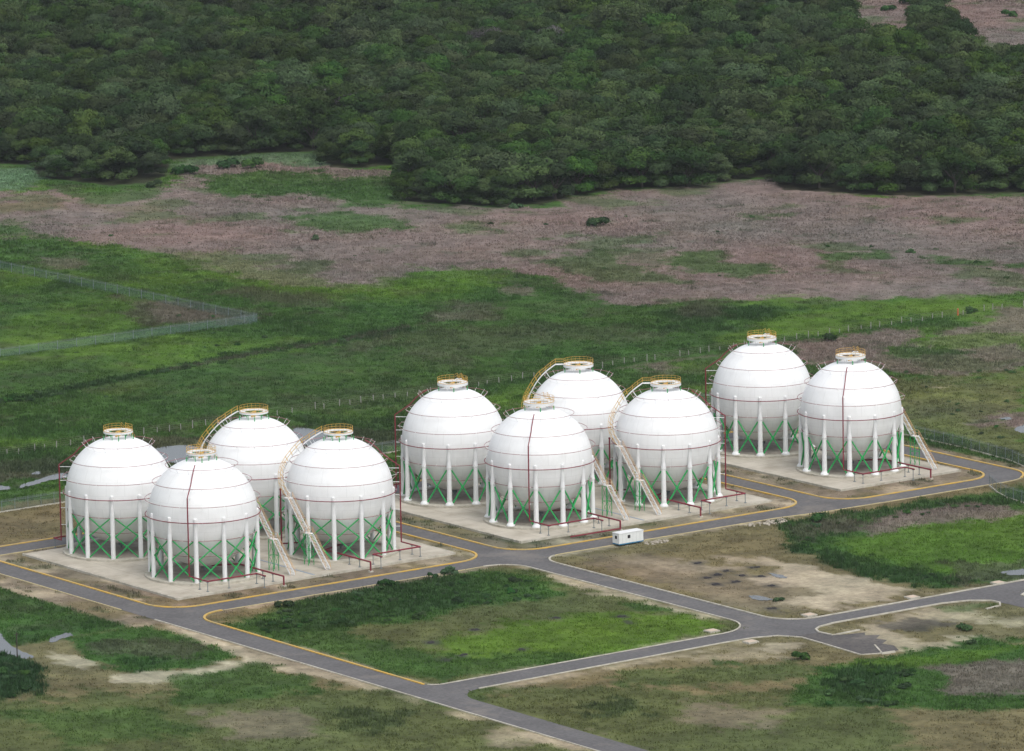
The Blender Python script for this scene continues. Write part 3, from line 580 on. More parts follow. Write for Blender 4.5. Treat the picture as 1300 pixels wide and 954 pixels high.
# ------------------------------------------------------------------ concrete pads
for (x0, y0, x1, y1) in PADS:
    mb = MB(); mb.box(((x0 + x1) / 2, (y0 + y1) / 2, .12), (x1 - x0, y1 - y0, .5)); o = mb.build('pad', CONC); tag(o, kind='structure')
    mb = MB(); mb.box(((x0 + x1) / 2, y0 - .14, .1), (x1 - x0 + .5, .26, .62)); mb.box((x0 - .14, (y0 + y1) / 2 + .3, .1), (.26, y1 - y0 - .1, .62)); mb.box((x1 + .14, (y0 + y1) / 2 + .3, .1), (.26, y1 - y0 - .1, .62))
    o = mb.build('pad_kerb', KERB); tag(o, kind='structure')
PZ = .37
TRENCH = mat('trench_grating', (.22, .26, .30), .6)
for x in (14.6, 90.6):
    mb = MB(); mb.box((x, -33.2, PZ + .01), (.55, 18, .03)); tag(mb.build('drain_channel', TRENCH), kind='structure')
# ------------------------------------------------------------------ tanks
ZC = 12.0; RS = 10.0
def ring_pts(rr, z, n=72): return [(rr * math.cos(2 * PI * k / n), rr * math.sin(2 * PI * k / n), z) for k in range(n)]
RINGS = [(6.65, 8.85, .045), (9.1, 5.85, .05), (10.55, 2.7, .05), (10.55, -.15, .085), (9.85, -3.6, .055), (7.75, -6.9, .05)]
def make_mesh_cache():
    pass
SPH = MB()
SPH.ball((0, 0, ZC), RS, 64, 96)
def stair_sides(path, w, inward):
    """two edge lines at half width w; 'inward' function gives sideways unit vector at a point"""
    L_ = []; R_ = []
    for i, p in enumerate(path):
        s = inward(i); L_.append(Vector(p) + s * w); R_.append(Vector(p) - s * w)
    return L_, R_
def tank(name, x, y, mx, my, tiers, label, group):
    """mx=+1: stair on the +x side; my=+1: long riser on the camera side"""
    t = empty(name, (x, y, 0)); tag(t, label, 'storage tank', group)
    SPH.build('shell', SHELL, t, smooth=True) if not hasattr(tank, 'shell') else None
    if not hasattr(tank, 'shell'):
        tank.shell = [o for o in bpy.data.objects if o.name.startswith('shell')][0]
    else:
        o = tank.shell.copy(); C.objects.link(o); o.parent = t
    # foundation ring
    mb = MB(); mb.lathe([(8.9, PZ - .1), (8.9, PZ + .38), (10.95, PZ + .38), (10.95, PZ - .1)], 72); mb.build('foundation', KERB, t)
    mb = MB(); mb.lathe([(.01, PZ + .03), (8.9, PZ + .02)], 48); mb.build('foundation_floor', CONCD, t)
    ph = -.829114 + .6312952 + PI / 12 * 0
    cols = []
    for k in range(12):
        a = ph + k * PI / 6; ca, sa = math.cos(a), math.sin(a); r = 9.92; c = (r * ca, r * sa)
        mb = MB()
        if tiers == 2: prof = [(.43, PZ + .38), (.43, 9.2), (.40, 9.5), (.40, 12.3), (.38, 12.5), (.28, 12.64), (.01, 12.7)]
        else: prof = [(.85, PZ + .38), (.85, PZ + .55), (.52, PZ + 1.0), (.5, PZ + 1.1), (.43, 7.9), (.50, 8.0), (.50, 8.2), (.38, 9.2), (.38, 12.3), (.36, 12.5), (.26, 12.64), (.01, 12.7)]
        mb.lathe(prof, 24, c); mb.build('column', WHITE, t, smooth=False); cols.append(c)
    for k in range(12):
        c0, c1 = cols[k], cols[(k + 1) % 12]; mb = MB()
        d = Vector((c1[0] - c0[0], c1[1] - c0[1])).normalized() * .48
        A = lambda z: (c0[0] + d.x, c0[1] + d.y, z); B = lambda z: (c1[0] - d.x, c1[1] - d.y, z)
        if tiers == 2: zs = [(.9, 4.9), (4.9, 8.3)]; rr = .135
        else: zs = [(.9, 7.6)]; rr = .155
        for (z0, z1) in zs:
            off = Vector((c0[0] + c1[0], c0[1] + c1[1])).normalized() * .08
            mb.tube([Vector(A(z0)) + Vector((off.x, off.y, 0)), Vector(B(z1)) + Vector((off.x, off.y, 0))], rr, 6); mb.tube([Vector(A(z1)) - Vector((off.x, off.y, 0)), Vector(B(z0)) - Vector((off.x, off.y, 0))], rr, 6)
            if z0 < 2: mb.box(((c0[0] + c1[0]) / 2, (c0[1] + c1[1]) / 2, (z0 + z1) / 2), (.5, .12, .5), math.atan2(d.y, d.x))
        mb.build('cross_brace', GREEN, t)
    # spray rings
    for i, (rr, z, tr) in enumerate(RINGS):
        mb = MB(); mb.tube(ring_pts(rr, ZC + z), tr, 6, closed=True); ro = mb.build('spray_ring', RINGM if i != 3 else MAROON, t, smooth=True)
        n = 16
        p = Vector((rr, 0, z)); q = p.normalized() * (RS - .05); out = p.normalized(); br = None
        for k in range(n):
            if br is None: mb = MB(); mb.tube([q + Vector((0, 0, ZC)), p + out * (.12 if i % 2 else .26) + Vector((0, 0, ZC))], .035, 4); br = mb.build('ring_bracket', WHITE, ro); c = br
            else: c = br.copy(); C.objects.link(c); c.parent = ro
            c.rotation_euler = (0, 0, 2 * PI * (k + .5) / n)
    # top platform
    deck = ZC + 10.85; RD = 2.75 if tiers == 2 else 2.95
    mb = MB(); mb.lathe([(1.8, deck), (1.8, deck + .2), (RD, deck + .2), (RD, deck - (.12 if tiers == 2 else .3)), (RD - .12, deck - (.12 if tiers == 2 else .3)), (RD - .12, deck)], 40, closed=True); plat = mb.build('top_platform', WHITE, t)
    mb = MB(); gap0 = PI - rad(37) if mx < 0 else rad(37)
    n = 20; pts = []
    for k in range(n + 1):
        a = gap0 + rad(11) + (2 * PI - rad(22)) * k / n; pts.append((RD * .985 * math.cos(a), RD * .985 * math.sin(a)))
    for (px_, py_) in pts: mb.tube([(px_, py_, deck + .2), (px_, py_, deck + 1.15)], .024, 4)
    for hz in (.7, 1.15): mb.tube([(a, b, deck + hz) for a, b in pts], .029, 5)
    mb.tube([(a, b, deck + .28) for a, b in pts], .05, 4)
    mb.build('railing', YEL, plat)
    for k in range(12):
        a = 2 * PI * k / 12; q = 2.45 if k % 2 else 1.6; zz = ZC + math.sqrt(RS * RS - q * q) - .05
        mb = MB(); mb.tube([(q * math.cos(a), q * math.sin(a), zz), (q * math.cos(a), q * math.sin(a), deck + .02)], .06, 5)
        mb.build('platform_leg', GREEN if tiers == 2 else WHITE, plat)
    for k in range(5):
        a = .4 + 2 * PI * k / 5; q = 2.9; zz = ZC + math.sqrt(RS * RS - q * q) - .05
        mb = MB(); mb.tube([(q * math.cos(a), q * math.sin(a), zz), (q * math.cos(a), q * math.sin(a), zz + .8)], .09, 5)
        mb.build('nozzle', GREEN, plat)
    mb = MB(); mb.lathe([(.01, deck + .1), (.3, deck + .1), (.3, ZC + 9.9)], 16); mb.tube([(.6, .3, ZC + 9.9), (.6, .3, deck + .2)], .12, 8); mb.tube([(-.6, -.2, ZC + 9.9), (-.6, -.2, deck + .1)], .14, 8)
    mb.build('top_nozzle', YEL, t)
    # ---- stairs: straight flight beside the columns, then a curved flight over the shell
    X0 = 11.3 * mx
    def straight(y0, z0, y1, z1, nm, rail=True):
        mb = MB(); W_ = .5
        for sx in (-W_, W_):
            mb.add([(X0 + sx - .06, y0, z0 - .18), (X0 + sx + .06, y0, z0 - .18), (X0 + sx + .06, y0, z0 + .14), (X0 + sx - .06, y0, z0 + .14),
                    (X0 + sx - .06, y1, z1 - .18), (X0 + sx + .06, y1, z1 - .18), (X0 + sx + .06, y1, z1 + .14), (X0 + sx - .06, y1, z1 + .14)],
                   [(0, 1, 2, 3), (7, 6, 5, 4), (0, 4, 5, 1), (1, 5, 6, 2), (2, 6, 7, 3), (3, 7, 4, 0)])
        n = int(abs(z1 - z0) / .22)
        for k in range(n):
            f = (k + .5) / n; mb.box((X0, y0 + (y1 - y0) * f, z0 + (z1 - z0) * f), (2 * W_ - .14, .24, .04))
        fl = mb.build(nm, WHITE, t)
        mb = MB(); L_ = math.hypot(y1 - y0, z1 - z0); n = max(2, int(L_ / 1.5))
        for sx in (-W_ - .02, W_ + .02):
            for hz in (.55, 1.05): mb.tube([(X0 + sx, y0, z0 + hz), (X0 + sx, y1, z1 + hz)], .04, 5)
            for k in range(n + 1): f = k / n; mb.tube([(X0 + sx, y0 + (y1 - y0) * f, z0 + (z1 - z0) * f), (X0 + sx, y0 + (y1 - y0) * f, z0 + (z1 - z0) * f + 1.05)], .035, 4)
        mb.build('handrail', RAIL, fl)
    straight(-12.2, PZ, -6.6, 6.3, 'lower_stair'); straight(-5.5, 6.3, -.2, 12.0, 'upper_stair')
    mb = MB(); mb.box((X0, -6.05, 6.25), (1.1, 1.3, .14)); mb.box((X0, .35, 11.95), (1.2, 1.3, .14)); ld = mb.build('stair_landing', WHITE, t)
    mb = MB()
    for yy in (-6.6, -5.5): 
        for sx in (-.55, .55): mb.tube([(X0 + sx, yy, 6.2), (X0 + sx, yy, 7.4)], .035, 4)
    for sx in (-.55, .55):
        for hz in (6.85, 7.4): mb.tube([(X0 + sx, -6.6, hz), (X0 + sx, -5.5, hz)], .04, 4)
    mb.build('landing_rail', RAIL, ld)
    # green lattice tower under the landing
    mb = MB(); tw = [(X0 - .6, -6.7), (X0 + .6, -6.7), (X0 + .6, -5.3), (X0 - .6, -5.3)]
    for (a, b) in tw: mb.tube([(a, b, PZ), (a, b, 6.15)], .07, 5)
    for k in range(4):
        (a, b), (c_, d_2) = tw[k], tw[(k + 1) % 4]
        for z0, z1 in ((PZ + .3, 3.2), (3.2, 6.1)):
            mb.tube([(a, b, z0), (c_, d_2, z1)], .04, 4); mb.tube([(a, b, z1), (c_, d_2, z1)], .05, 4)
    mb.build('stair_tower', GREEN, t)
    # curved flight
    path = []; side = []; n1 = 14
    for k in range(n1 + 1):
        f = k / n1; el = rad(1.5 + 29 * f); az = rad(3 + 35 * (1 - (1 - f) ** 1.5)); R1 = 11.0 - .1 * f
        path.append(Vector((R1 * math.cos(el) * math.cos(az) * mx, R1 * math.cos(el) * math.sin(az), ZC + R1 * math.sin(el))))
    rend = 3.1 if tiers == 2 else 4.5; n2 = 12; p0 = path[-1]; p1 = Vector((rend * math.cos(gap0), rend * math.sin(gap0), deck + .15))
    for k in range(1, n2 + 1):
        f = k / n2; q = p0.lerp(p1, f); q += Vector((q.x, q.y, q.z - ZC)).normalized() * .55 * math.sin(PI * f); path.append(q)
    n = n1 + n2
    for i in range(n + 1):
        tt = path[min(i + 1, n)] - path[max(i - 1, 0)]; s_ = Vector((tt.y, -tt.x, 0)).normalized(); rd = Vector((path[i].x, path[i].y, path[i].z - ZC)).normalized()
        s2 = tt.cross(rd).normalized(); s2 = (s2 + s_ * .3 * (1 if s2.dot(s_) > 0 else -1)).normalized(); side.append(s2)
    path.append(Vector((2.9 * math.cos(gap0), 2.9 * math.sin(gap0), deck + .15))); side.append(side[-1])
    mb = MB(); Ls = [p + s * .40 for p, s in zip(path, side)]; Rs_ = [p - s * .40 for p, s in zip(path, side)]
    mb.tube(Ls, .075, 5); mb.tube(Rs_, .075, 5)
    for i in range(len(path) - 1):
        for f in (0, .33, .66):
            a = Ls[i].lerp(Ls[i + 1], f); b = Rs_[i].lerp(Rs_[i + 1], f); v = (path[i + 1] - path[i]); v = Vector((v.x, v.y, 0)).normalized() * .1
            mb.add([a - v, a + v, b + v, b - v], [(0, 1, 2, 3)])
    for i in range(2, n, 4):
        rd = Vector((path[i].x, path[i].y, path[i].z - ZC)).normalized(); mb.tube([path[i], Vector((0, 0, ZC)) + rd * (RS - .02)], .06, 5)
    cf = mb.build('curved_stair', WHITE, t)
    mb = MB(); upv = []
    for i, p in enumerate(path):
        rd = Vector((p.x, p.y, (p.z - ZC))).normalized(); upv.append((Vector((0, 0, 1)) * .6 + rd * .75).normalized() if i < n - 5 else Vector((0, 0, 1)))
    for S_ in (Ls, Rs_):
        for hz in (.55, 1.05): mb.tube([p + u * hz for p, u in zip(S_, upv)], .027, 5)
        for i in range(0, len(S_), 2): mb.tube([S_[i], S_[i] + upv[i] * 1.05], .035, 4)
    mb.build('handrail', YEL, cf)
    # ---- sprinkler riser
    sy = -1 if my > 0 else 1
    az = math.atan2(7.75 * sy, -8.4 * mx) if True else 0
    rx, ry = 11.35 * math.cos(az), 11.35 * math.sin(az); hz = 2.25
    mb = MB(); pts = [(rx, ry, hz), (rx, ry, ZC + 4.6)]
    for el in (38, 48, 56, 62): pts.append(((10.7 if el < 60 else 10.6) * math.cos(rad(el)) * math.cos(az), (10.7 if el < 60 else 10.6) * math.cos(rad(el)) * math.sin(az), ZC + 10.75 * math.sin(rad(el))))
    mb.path(pts[:2], .125, 8); mb.path(pts[1:], .10, 8); ri = mb.build('riser_pipe', MAROON, t)
    for zz in (5.2, 8.4, 11.2, 13.6, 16.2):
        dz = zz - ZC; q = math.sqrt(max(0, RS * RS - dz * dz)) - .05; q = max(q, 9.7) if dz < 0 else q
        mb = MB(); mb.tube([(rx, ry, zz), (q * math.cos(az), q * math.sin(az), zz)], .06, 5)
        mb.build('riser_bracket', WHITE, ri)
    # ground header of the riser with its supports
    mb = MB(); yy = 13.7 * sy; xe = 2.3 * -mx * -1
    if my > 0:
        hp = [(rx, ry, hz), (rx, yy, hz), (xe, yy, hz), (xe, yy - 2.9, hz)]
    else: hp = [(rx, ry, hz), (rx, ry + 2.6, hz), (rx + 3.2 * mx, ry + 2.6, hz)]
    mb.path(hp, .14, 8); he = mb.build('header_pipe', MAROON, t)
    mb = MB()
    sp = [(rx, ry - 3.4 * (1 if my > 0 else -.4)), (rx, yy), (rx + 4.6 * mx, yy), (xe, yy), (xe, yy - 2.5)] if my > 0 else [(rx, ry + 2.2)]
    for (a, b) in sp:
        mb = MB(); z0 = PZ if abs(b + 0) < 14.6 else .0
        mb.tube([(a, b, z0), (a, b, hz - .1)], .07, 6); mb.box((a, b, hz - .18), (.34, .34, .08)); mb.box((a, b, z0 + .05), (.4, .4, .1))
        mb.build('pipe_support', GREY, he)
    # product line from under the shell
    if my > 0:
        fx = 5.6 * mx; mb = MB(); mb.path([(fx * .2, -1, ZC - 9.4), (fx * .2, -1, 1.9), (fx, -3, 1.9), (fx, -17.6, 1.9), (fx, -17.6, .1)], .16, 8); fo = mb.build('product_pipe', MAROON, t)
        mb = MB()
        for b in (-5.5, -10.8, -14.1): mb = MB(); mb.tube([(fx, b, PZ), (fx, b, 1.75)], .08, 6); mb.box((fx, b, 1.72), (.36, .3, .08)); mb.box((fx, b, PZ + .05), (.4, .4, .1)); mb.build('pipe_support', GREY, fo)
        mb = MB(); mb.box((fx, -17.6, .12), (.7, .7, .3)); mb.build('anchor_block', KERB, fo)
    mb = MB(); mb.lathe([(.55, ZC - 9.95), (.55, ZC - 10.6), (.01, ZC - 10.6)], 14); mb.tube([(0, 0, ZC - 10.5), (0, 0, .9), ], .18, 8); mb.build('bottom_outlet', GREY, t)
    if my > 0 and mx < 0:     # short riser at the far left of the two right-hand front tanks
        a2 = rad(143); qx, qy = 11.0 * math.cos(a2), 11.0 * math.sin(a2); mb = MB(); mb.tube([(qx, qy, 2), (qx, qy, 12.2)], .15, 8); mb.ball((qx, qy, 12.3), .22); mb.path([(qx, qy, 2), (qx + 3.0, qy - 1.2, 2)], .14, 8)
        mb.tube([(qx, qy, 2), (qx, qy, PZ)], .08, 6); s_ = mb.build('short_riser', MAROON, t)
        for zz in (8.2, 10.4): mb = MB(); mb.tube([(qx, qy, zz), (9.9 * math.cos(a2), 9.9 * math.sin(a2), zz)], .05, 5); mb.build('riser_bracket', WHITE, s_)
    return t
GA = 'spherical tanks of the left group'; GB = 'spherical tanks of the middle group'; GC = 'pair of spherical tanks on the right'
TK = [
 (0, 0, 1, -1, 2, 'white spherical tank farthest left, standing behind the front tank of the left group', GA),
 (0, -28, 1, 1, 2, 'white spherical tank nearest the front of the left group, red pipe down its face', GA),
 (30.43, 0, -1, -1, 2, 'rearmost white spherical tank of the left group, yellow stair on its upper left', GA),
 (30.43, -28, -1, 1, 2, 'right hand white spherical tank of the left group, stair crossing its left side', GA),
 (76.73, 0, 1, -1, 1, 'leftmost white spherical tank of the middle group, red riser pipe on its left', GB),
 (76.73, -28, 1, 1, 1, 'front white spherical tank of the middle group, red pipe bent down its face', GB),
 (107.16, 0, -1, -1, 1, 'rearmost white spherical tank of the middle group, top walkway reaching left', GB),
 (107.16, -28, -1, 1, 1, 'right hand white spherical tank of the middle group, stair in front of it', GB),
 (153.16, 0, 1, -1, 1, 'rear white spherical tank of the right hand pair, left of its partner', GC),
 (153.16, -28, 1, 1, 1, 'front white spherical tank farthest right, stair leaning out on its right', GC)]
TANKS = [tank('spherical_tank', *a) for a in TK]
# manway on the far-left tank, and its small valve at the foot
t0 = TANKS[0]; a = rad(-62); el = rad(-32); nrm = Vector((math.cos(el) * math.cos(a), math.cos(el) * math.sin(a), math.sin(el)))
p = Vector((0, 0, ZC)) + nrm * 9.99; mb = MB(); mb.tube([p, p + nrm * .35], .42, 16); mw = mb.build('manway', GREY, t0); 
# ground line beside the middle group
mb = MB(); mb.path([(82.3, -45.8, .45), (75.0, -45.8, .45), (70.5, -45.8, .45)], .14, 8); pr = mb.build('ground_pipe', MAROON); tag(pr, 'short maroon pipe lying along the verge before the middle tank pad', 'pipe')
# ------------------------------------------------------------------ site trailer
t = empty('site_trailer', (75.95, -56.35, 0)); tag(t, 'white box site trailer with blue base parked beside the road', 'trailer')
LX, LY = 5.7, 2.0
mb = MB(); mb.box((0, 0, 1.42), (LX, LY, 1.9)); b_ = mb.build('body', mat('trailer_panel', (.72, .74, .72), .5, .1, .8), t)
mb = MB(); mb.box((0, 0, 2.41), (LX + .12, LY + .12, .1)); mb.box((0, 0, 2.49), (LX - .3, LY - .3, .06)); mb.build('roof', WHITE, t)
mb = MB(); mb.box((0, 0, .38), (LX + .04, LY + .04, .2)); mb.build('skirt', BLUE, t)
for xx in (-1.6, 1.6):
    for s in (-1, 1):
        mb = MB(); mb.tube([(xx, s * .8, .32), (xx, s * (.8 + .18), .32)], .3, 14); mb.build('wheel', GLASS, t)
for (x, y, sx, sy) in ((-.55, -LY / 2 - .01, .62, .03), (-LX / 2 - .01, -.1, .03, .6)):
    mb = MB(); mb.box((x, y, 1.65), (sx + (.12 if sx > .1 else 0), sy + (.12 if sy > .1 else 0), .72)); w = mb.build('window', WHITE, t)
    mb = MB(); mb.box((x + (-.02 if sx < .1 else 0), y - (.02 if sx > .1 else 0), 1.65), (sx, sy, .6)); mb.build('pane', GLASS, w)
mb = MB(); 
for k in range(1, 7): mb.box((-LX / 2 + k * LX / 7, -LY / 2 - .006, 1.42), (.03, .02, 1.88))
mb.build('panel_seam', mat('seam_grey', (.5, .52, .52), .6), t)
mb = MB(); mb.box((LX / 2 + .5, 0, .38), (1.0, .12, .12)); mb.build('tow_bar', GREY, t)
# rubble beside it
def rocks(name, x, y, rx_, ry_, n, s0, s1, label):
    mb = MB()
    for k in range(n):
        a = random.random() * 2 * PI; q = math.sqrt(random.random()); s = random.uniform(s0, s1); cx, cy = x + rx_ * q * math.cos(a), y + ry_ * q * math.sin(a)
        o = len(mb.v); mb.ball((0, 0, 0), s, 4, 6); rot = random.random() * 6
        for i in range(o, len(mb.v)):
            v = mb.v[i]; j = random.uniform(.7, 1.25); mb.v[i] = (cx + (v[0] * math.cos(rot) - v[1] * math.sin(rot) * .7) * j, cy + (v[0] * math.sin(rot) + v[1] * math.cos(rot) * .7) * j, s * .35 + v[2] * .6 * j)
    ob = mb.build(name, RUBB); tag(ob, label, 'rubble', kind='stuff')
rocks('rubble', 80.6, -59.0, 2.6, 1.3, 60, .08, .36, 'pale broken rubble heaped beside the white site trailer')
rx0, ry0 = at(975, 665); rocks('rubble', rx0, ry0, 4.5, 2.0, 70, .1, .45, 'pale stones dumped at the grass edge below the road')
HEAP = mat('burnt_soil', (.035, .032, .035), .95, .4, 3)
for i, (a, b_) in enumerate(((885, 715), (910, 730), (922, 725), (943, 731), (958, 721), (966, 732), (978, 744), (934, 739), (980, 773), (908, 742), (897, 734), (790, 783), (706, 785), (548, 816), (604, 800), (662, 825), (588, 832))):
    X0, Y0 = at(a, b_); mb = MB()
    for k in range(5):
        o = len(mb.v); mb.ball((random.uniform(-.6, .6), random.uniform(-.4, .4), 0), random.uniform(.25, .52), 5, 8)
        for j in range(o, len(mb.v)): v = mb.v[j]; mb.v[j] = (v[0] * random.uniform(.85, 1.15), v[1] * random.uniform(.85, 1.15), max(-.1, v[2] * .45 * random.uniform(.6, 1.2)))
    o = mb.build('soil_heap', HEAP, loc=(X0, Y0, 0))
    if i < 11: tag(o, 'low dark burnt heap on the bare dirt lot', 'heap', 'dark heaps on the dirt lot')
    else: tag(o, 'low dark heap lying in the grass block', 'heap', 'dark heaps in the grass block')
# concrete inspection boxes
INSP = [((61.9, -127.2), 'low concrete drain box at the left corner of the dirt lot'), ((40.6, -137.4), 'concrete drain box south of the road crossing'), ((85.1, -127.7), 'concrete drain box on the verge in the middle of the dirt lot'),
        ((104.7, -128.4), 'concrete drain box farthest right along the road'), ((40.9, -126.2), 'broken concrete drain box at the corner of the grass block')]
PINK = mat('inspection_box_concrete', (.55, .42, .32), .9, 0, 1.5, col2=(.45, .38, .30))
for (x, y), lb in INSP:
    mb = MB(); mb.box((x, y, .12), (2.2, 2.0, .35)); o = mb.build('drain_box', KERB); tag(o, lb, 'drain box', 'drain boxes along the southern road')
    mb = MB(); mb.box((x, y, .31), (1.7, 1.5, .06)); mb.build('cover', PINK, o)
# ------------------------------------------------------------------ fences
def resample(pts, step):
    P = [Vector(p) for p in pts]; out = [P[0]]; acc = 0
    for a, b in zip(P[:-1], P[1:]):
        L_ = (b - a).length; d = step - acc
        while d <= L_: out.append(a + (b - a) * (d / L_)); d += step
        acc = (L_ - (d - step)) 
    return out
def mesh_fence(pts, h, step, label, net, pr_=.05, base=True, pm=GREY):
    t = empty('wire_fence', (pts[0][0], pts[0][1], 0)); tag(t, label, 'fence'); o0 = Vector(pts[0])
    ps = resample(pts, step); pm_ = None
    for p in ps:
        if pm_ is None:
            mb = MB(); mb.tube([(0, 0, -.2), (0, 0, h)], pr_, 6); mb.tube([(0, 0, h), (.18, .12, h + .35)], pr_ * .8, 5); pm_ = mb.build('post', pm, t); c = pm_
        else: c = pm_.copy(); C.objects.link(c); c.parent = t
        c.location = (p.x - o0.x, p.y - o0.y, 0)
    mb = MB(); L_ = [Vector(q) - o0 for q in pts]
    for a, b in zip(L_[:-1], L_[1:]): mb.add([(a.x, a.y, .05), (b.x, b.y, .05), (b.x, b.y, h - .02), (a.x, a.y, h - .02)], [(0, 1, 2, 3)])
    mb.build('wire_mesh', net, t)
    mb = MB()
    for z in (h, h + .15, h + .3):
        mb.tube([(a.x + (z - h) * .5, a.y + (z - h) * .35, z) for a in L_], .018 if z > h else .03, 4)
    mb.build('top_wire', pm, t)
    if base:
        mb = MB()
        for a, b in zip(L_[:-1], L_[1:]):
            d = (b - a); ang = math.atan2(d.y, d.x); mb.box(((a.x + b.x) / 2, (a.y + b.y) / 2, .1), (d.length, .2, .3), ang)
        mb.build('footing', KERB, t)
mesh_fence([(-45, 47), (-12, 47), (20, 47.5), (60, 47.5), (110, 47.5), (150, 47.5), (184.5, 47.5)], 2.1, 3.0, 'green wire mesh fence behind the tanks at the back of the site', NETF)
mesh_fence([(184.8, 47), (184.8, -12), (184.4, -26), (182.8, -41), (180.5, -48.5)], 2.1, 3.0, 'green wire mesh fence on a concrete footing outside the right hand road bend', NETF)
mesh_fence([(162.8, -58.4), (159.6, -64.5), (157.4, -70), (156.2, -78), (156, -92), (157, -125)], 2.1, 3.0, 'wire mesh fence turning down from the road into the right hand grass', NETF)
mesh_fence([(-30, 196.6), (60, 196.8), (110, 197), (163.6, 197), (162.6, 230), (161.8, 262), (160.6, 303), (159.5, 345)], 1.8, 5.0, 'pale green mesh fence enclosing the distant field corner on the left', NET, .07, False)
# barbed wire fence on white concrete posts
t = empty('post_and_wire_fence', (20, 97.3, 0)); tag(t, 'long barbed wire fence on white concrete posts crossing the plain behind the tanks', 'fence')
pm_ = None; xs = np.arange(20, 322, 3.02)[:100]; tops = []
for i, x in enumerate(xs):
    x = x + random.uniform(-.5, .5)
    if i > 3 and random.random() < .1: continue
    if pm_ is None:
        mb = MB(); mb.box((0, 0, .6), (.14, .14, 1.9)); pm_ = mb.build('post', POSTM, t); c = pm_
    else: c = pm_.copy(); C.objects.link(c); c.parent = t
    yy = math.sin(i * .7) * .12; c.location = (x - 20, yy, random.uniform(-.6, .1)); c.rotation_euler = (random.uniform(-.04, .04), random.uniform(-.05, .05), 0); tops.append((x - 20, yy))
mb = MB()
for z in (.5, .9, 1.3, 1.7): mb.tube([(a, b - .11, z) for a, b in tops], .012, 3)
mb.build('barbed_wire', WIRE, t)
mb = MB(); mb.box((287.4 - 20, 0, .8), (.25, .25, 1.8)); mb.build('gate_post', mat('orange_post', (.5, .13, .05), .7), t)
# pole near the pond
pxp, pyp = at(22, 836); mb = MB(); mb.tube([(0, 0, -.2), (0, 0, 4.6)], .11, 7); mb.tube([(-.5, 0, 4.2), (.5, 0, 4.2)], .06, 5); o = mb.build('wooden_pole', BARK, loc=(pxp, pyp, 0)); tag(o, 'thin wooden pole standing beside the puddle at lower left', 'pole')
# ------------------------------------------------------------------ water
def pond(pts, z=.07):
    W_ = [at(a, b) for a, b in pts]; n = len(W_); P = []
    for i in range(n):
        a = Vector(W_[i - 1]); b = Vector(W_[i]); c = Vector(W_[(i + 1) % n]); d = Vector(W_[(i + 2) % n])
        for k in range(6):
            t_ = k / 6; q = .5 * ((2 * b) + (-a + c) * t_ + (2 * a - 5 * b + 4 * c - d) * t_ ** 2 + (-a + 3 * b - 3 * c + d) * t_ ** 3)
            P.append((q.x + random.uniform(-.25, .25), q.y + random.uniform(-.35, .35)))
    fill_poly('pond', [P], z, WATER)
for pp in PONDS: pond(pp)
# ------------------------------------------------------------------ vegetation: crowns
def crown_mesh(name, R0, H, z0, nl, per, leaf, m, seed, flat=.62):
    r = np.random.default_rng(seed); cs = []
    for k in range(nl):
        a = r.random() * 2 * PI; q = math.sqrt(r.random()) * R0 * .72; rr = R0 * ((.30 + .22 * r.random()) if R0 < 3 else (.30 + .20 * r.random()))
        z = z0 + H * (.28 + .55 * (1 - (q / R0) ** 2) * (.7 + .45 * r.random())); cs.append((q * math.cos(a), q * math.sin(a), z, rr))
    if R0 > 3:
        for k in range(6):
            a = r.random() * 2 * PI; q = R0 * (.45 + .3 * r.random()); cs.append((q * math.cos(a), q * math.sin(a), H * (.16 + .1 * r.random()), R0 * (.26 + .12 * r.random())))
    P = []; Nn = []; S_ = []
    for (cx, cy, cz, rr) in cs:
        d = r.normal(size=(per, 3)); d /= np.linalg.norm(d, axis=1)[:, None]; d[:, 2] = np.where(d[:, 2] < -.35, -d[:, 2], d[:, 2])
        q = rr * (1 - .28 * r.random(per) ** 2) * (1 + .10 * r.normal(size=per))
        pts = np.stack([cx + d[:, 0] * q, cy + d[:, 1] * q, cz + d[:, 2] * q * flat], 1); P.append(pts); Nn.append(d); S_.append(np.full(per, r.random()) * .6 + r.random(per) * .4)
    P = np.concatenate(P); Nn = np.concatenate(Nn); S_ = np.concatenate(S_); n = len(P)
    Nn = Nn + r.normal(size=(n, 3)) * .34; Nn /= np.linalg.norm(Nn, axis=1)[:, None]
    t1 = np.cross(Nn, r.normal(size=(n, 3))); t1 /= np.linalg.norm(t1, axis=1)[:, None]; t2 = np.cross(Nn, t1)
    s = leaf * (.6 + .8 * r.random(n))[:, None]
    Vv = np.stack([P - t1 * s, P - t2 * s * .6, P + t1 * s, P + t2 * s * .6], 1).reshape(-1, 3)
    me = fast_mesh(name, Vv, np.arange(len(Vv)).reshape(-1, 4), m)
    a_ = me.attributes.new('shade', 'FLOAT', 'POINT'); a_.data.foreach_set('value', np.repeat(S_, 4).astype(np.float32))
    return me
def trunk_mesh(R0, z1, seed):
    r = random.Random(seed); mb = MB(); mb.tube([(0, 0, -.4), (.1, 0, z1 * .5), (0, .15, z1)], .3, 7, radii=[.34, .24, .16])
    for k in range(5):
        a = r.random() * 6.28; q = R0 * r.uniform(.35, .6); mb.tube([(0, .05, z1 * r.uniform(.4, .8)), (q * .5 * math.cos(a), q * .5 * math.sin(a), z1 * .95), (q * math.cos(a), q * math.sin(a), z1 * 1.35)], .1, 5, radii=[.15, .1, .04])
    me = bpy.data.meshes.new('trunk'); me.from_pydata(mb.v, [], mb.f); me.update(); me.materials.append(BARK); return me
NV = 8
CROWNS = [crown_mesh('crown', 5.0 + .25 * (k % 3), 7.8 + .6 * (k % 2), .6, 13, 260, .27, LEAF, 100 + k) for k in range(NV)]
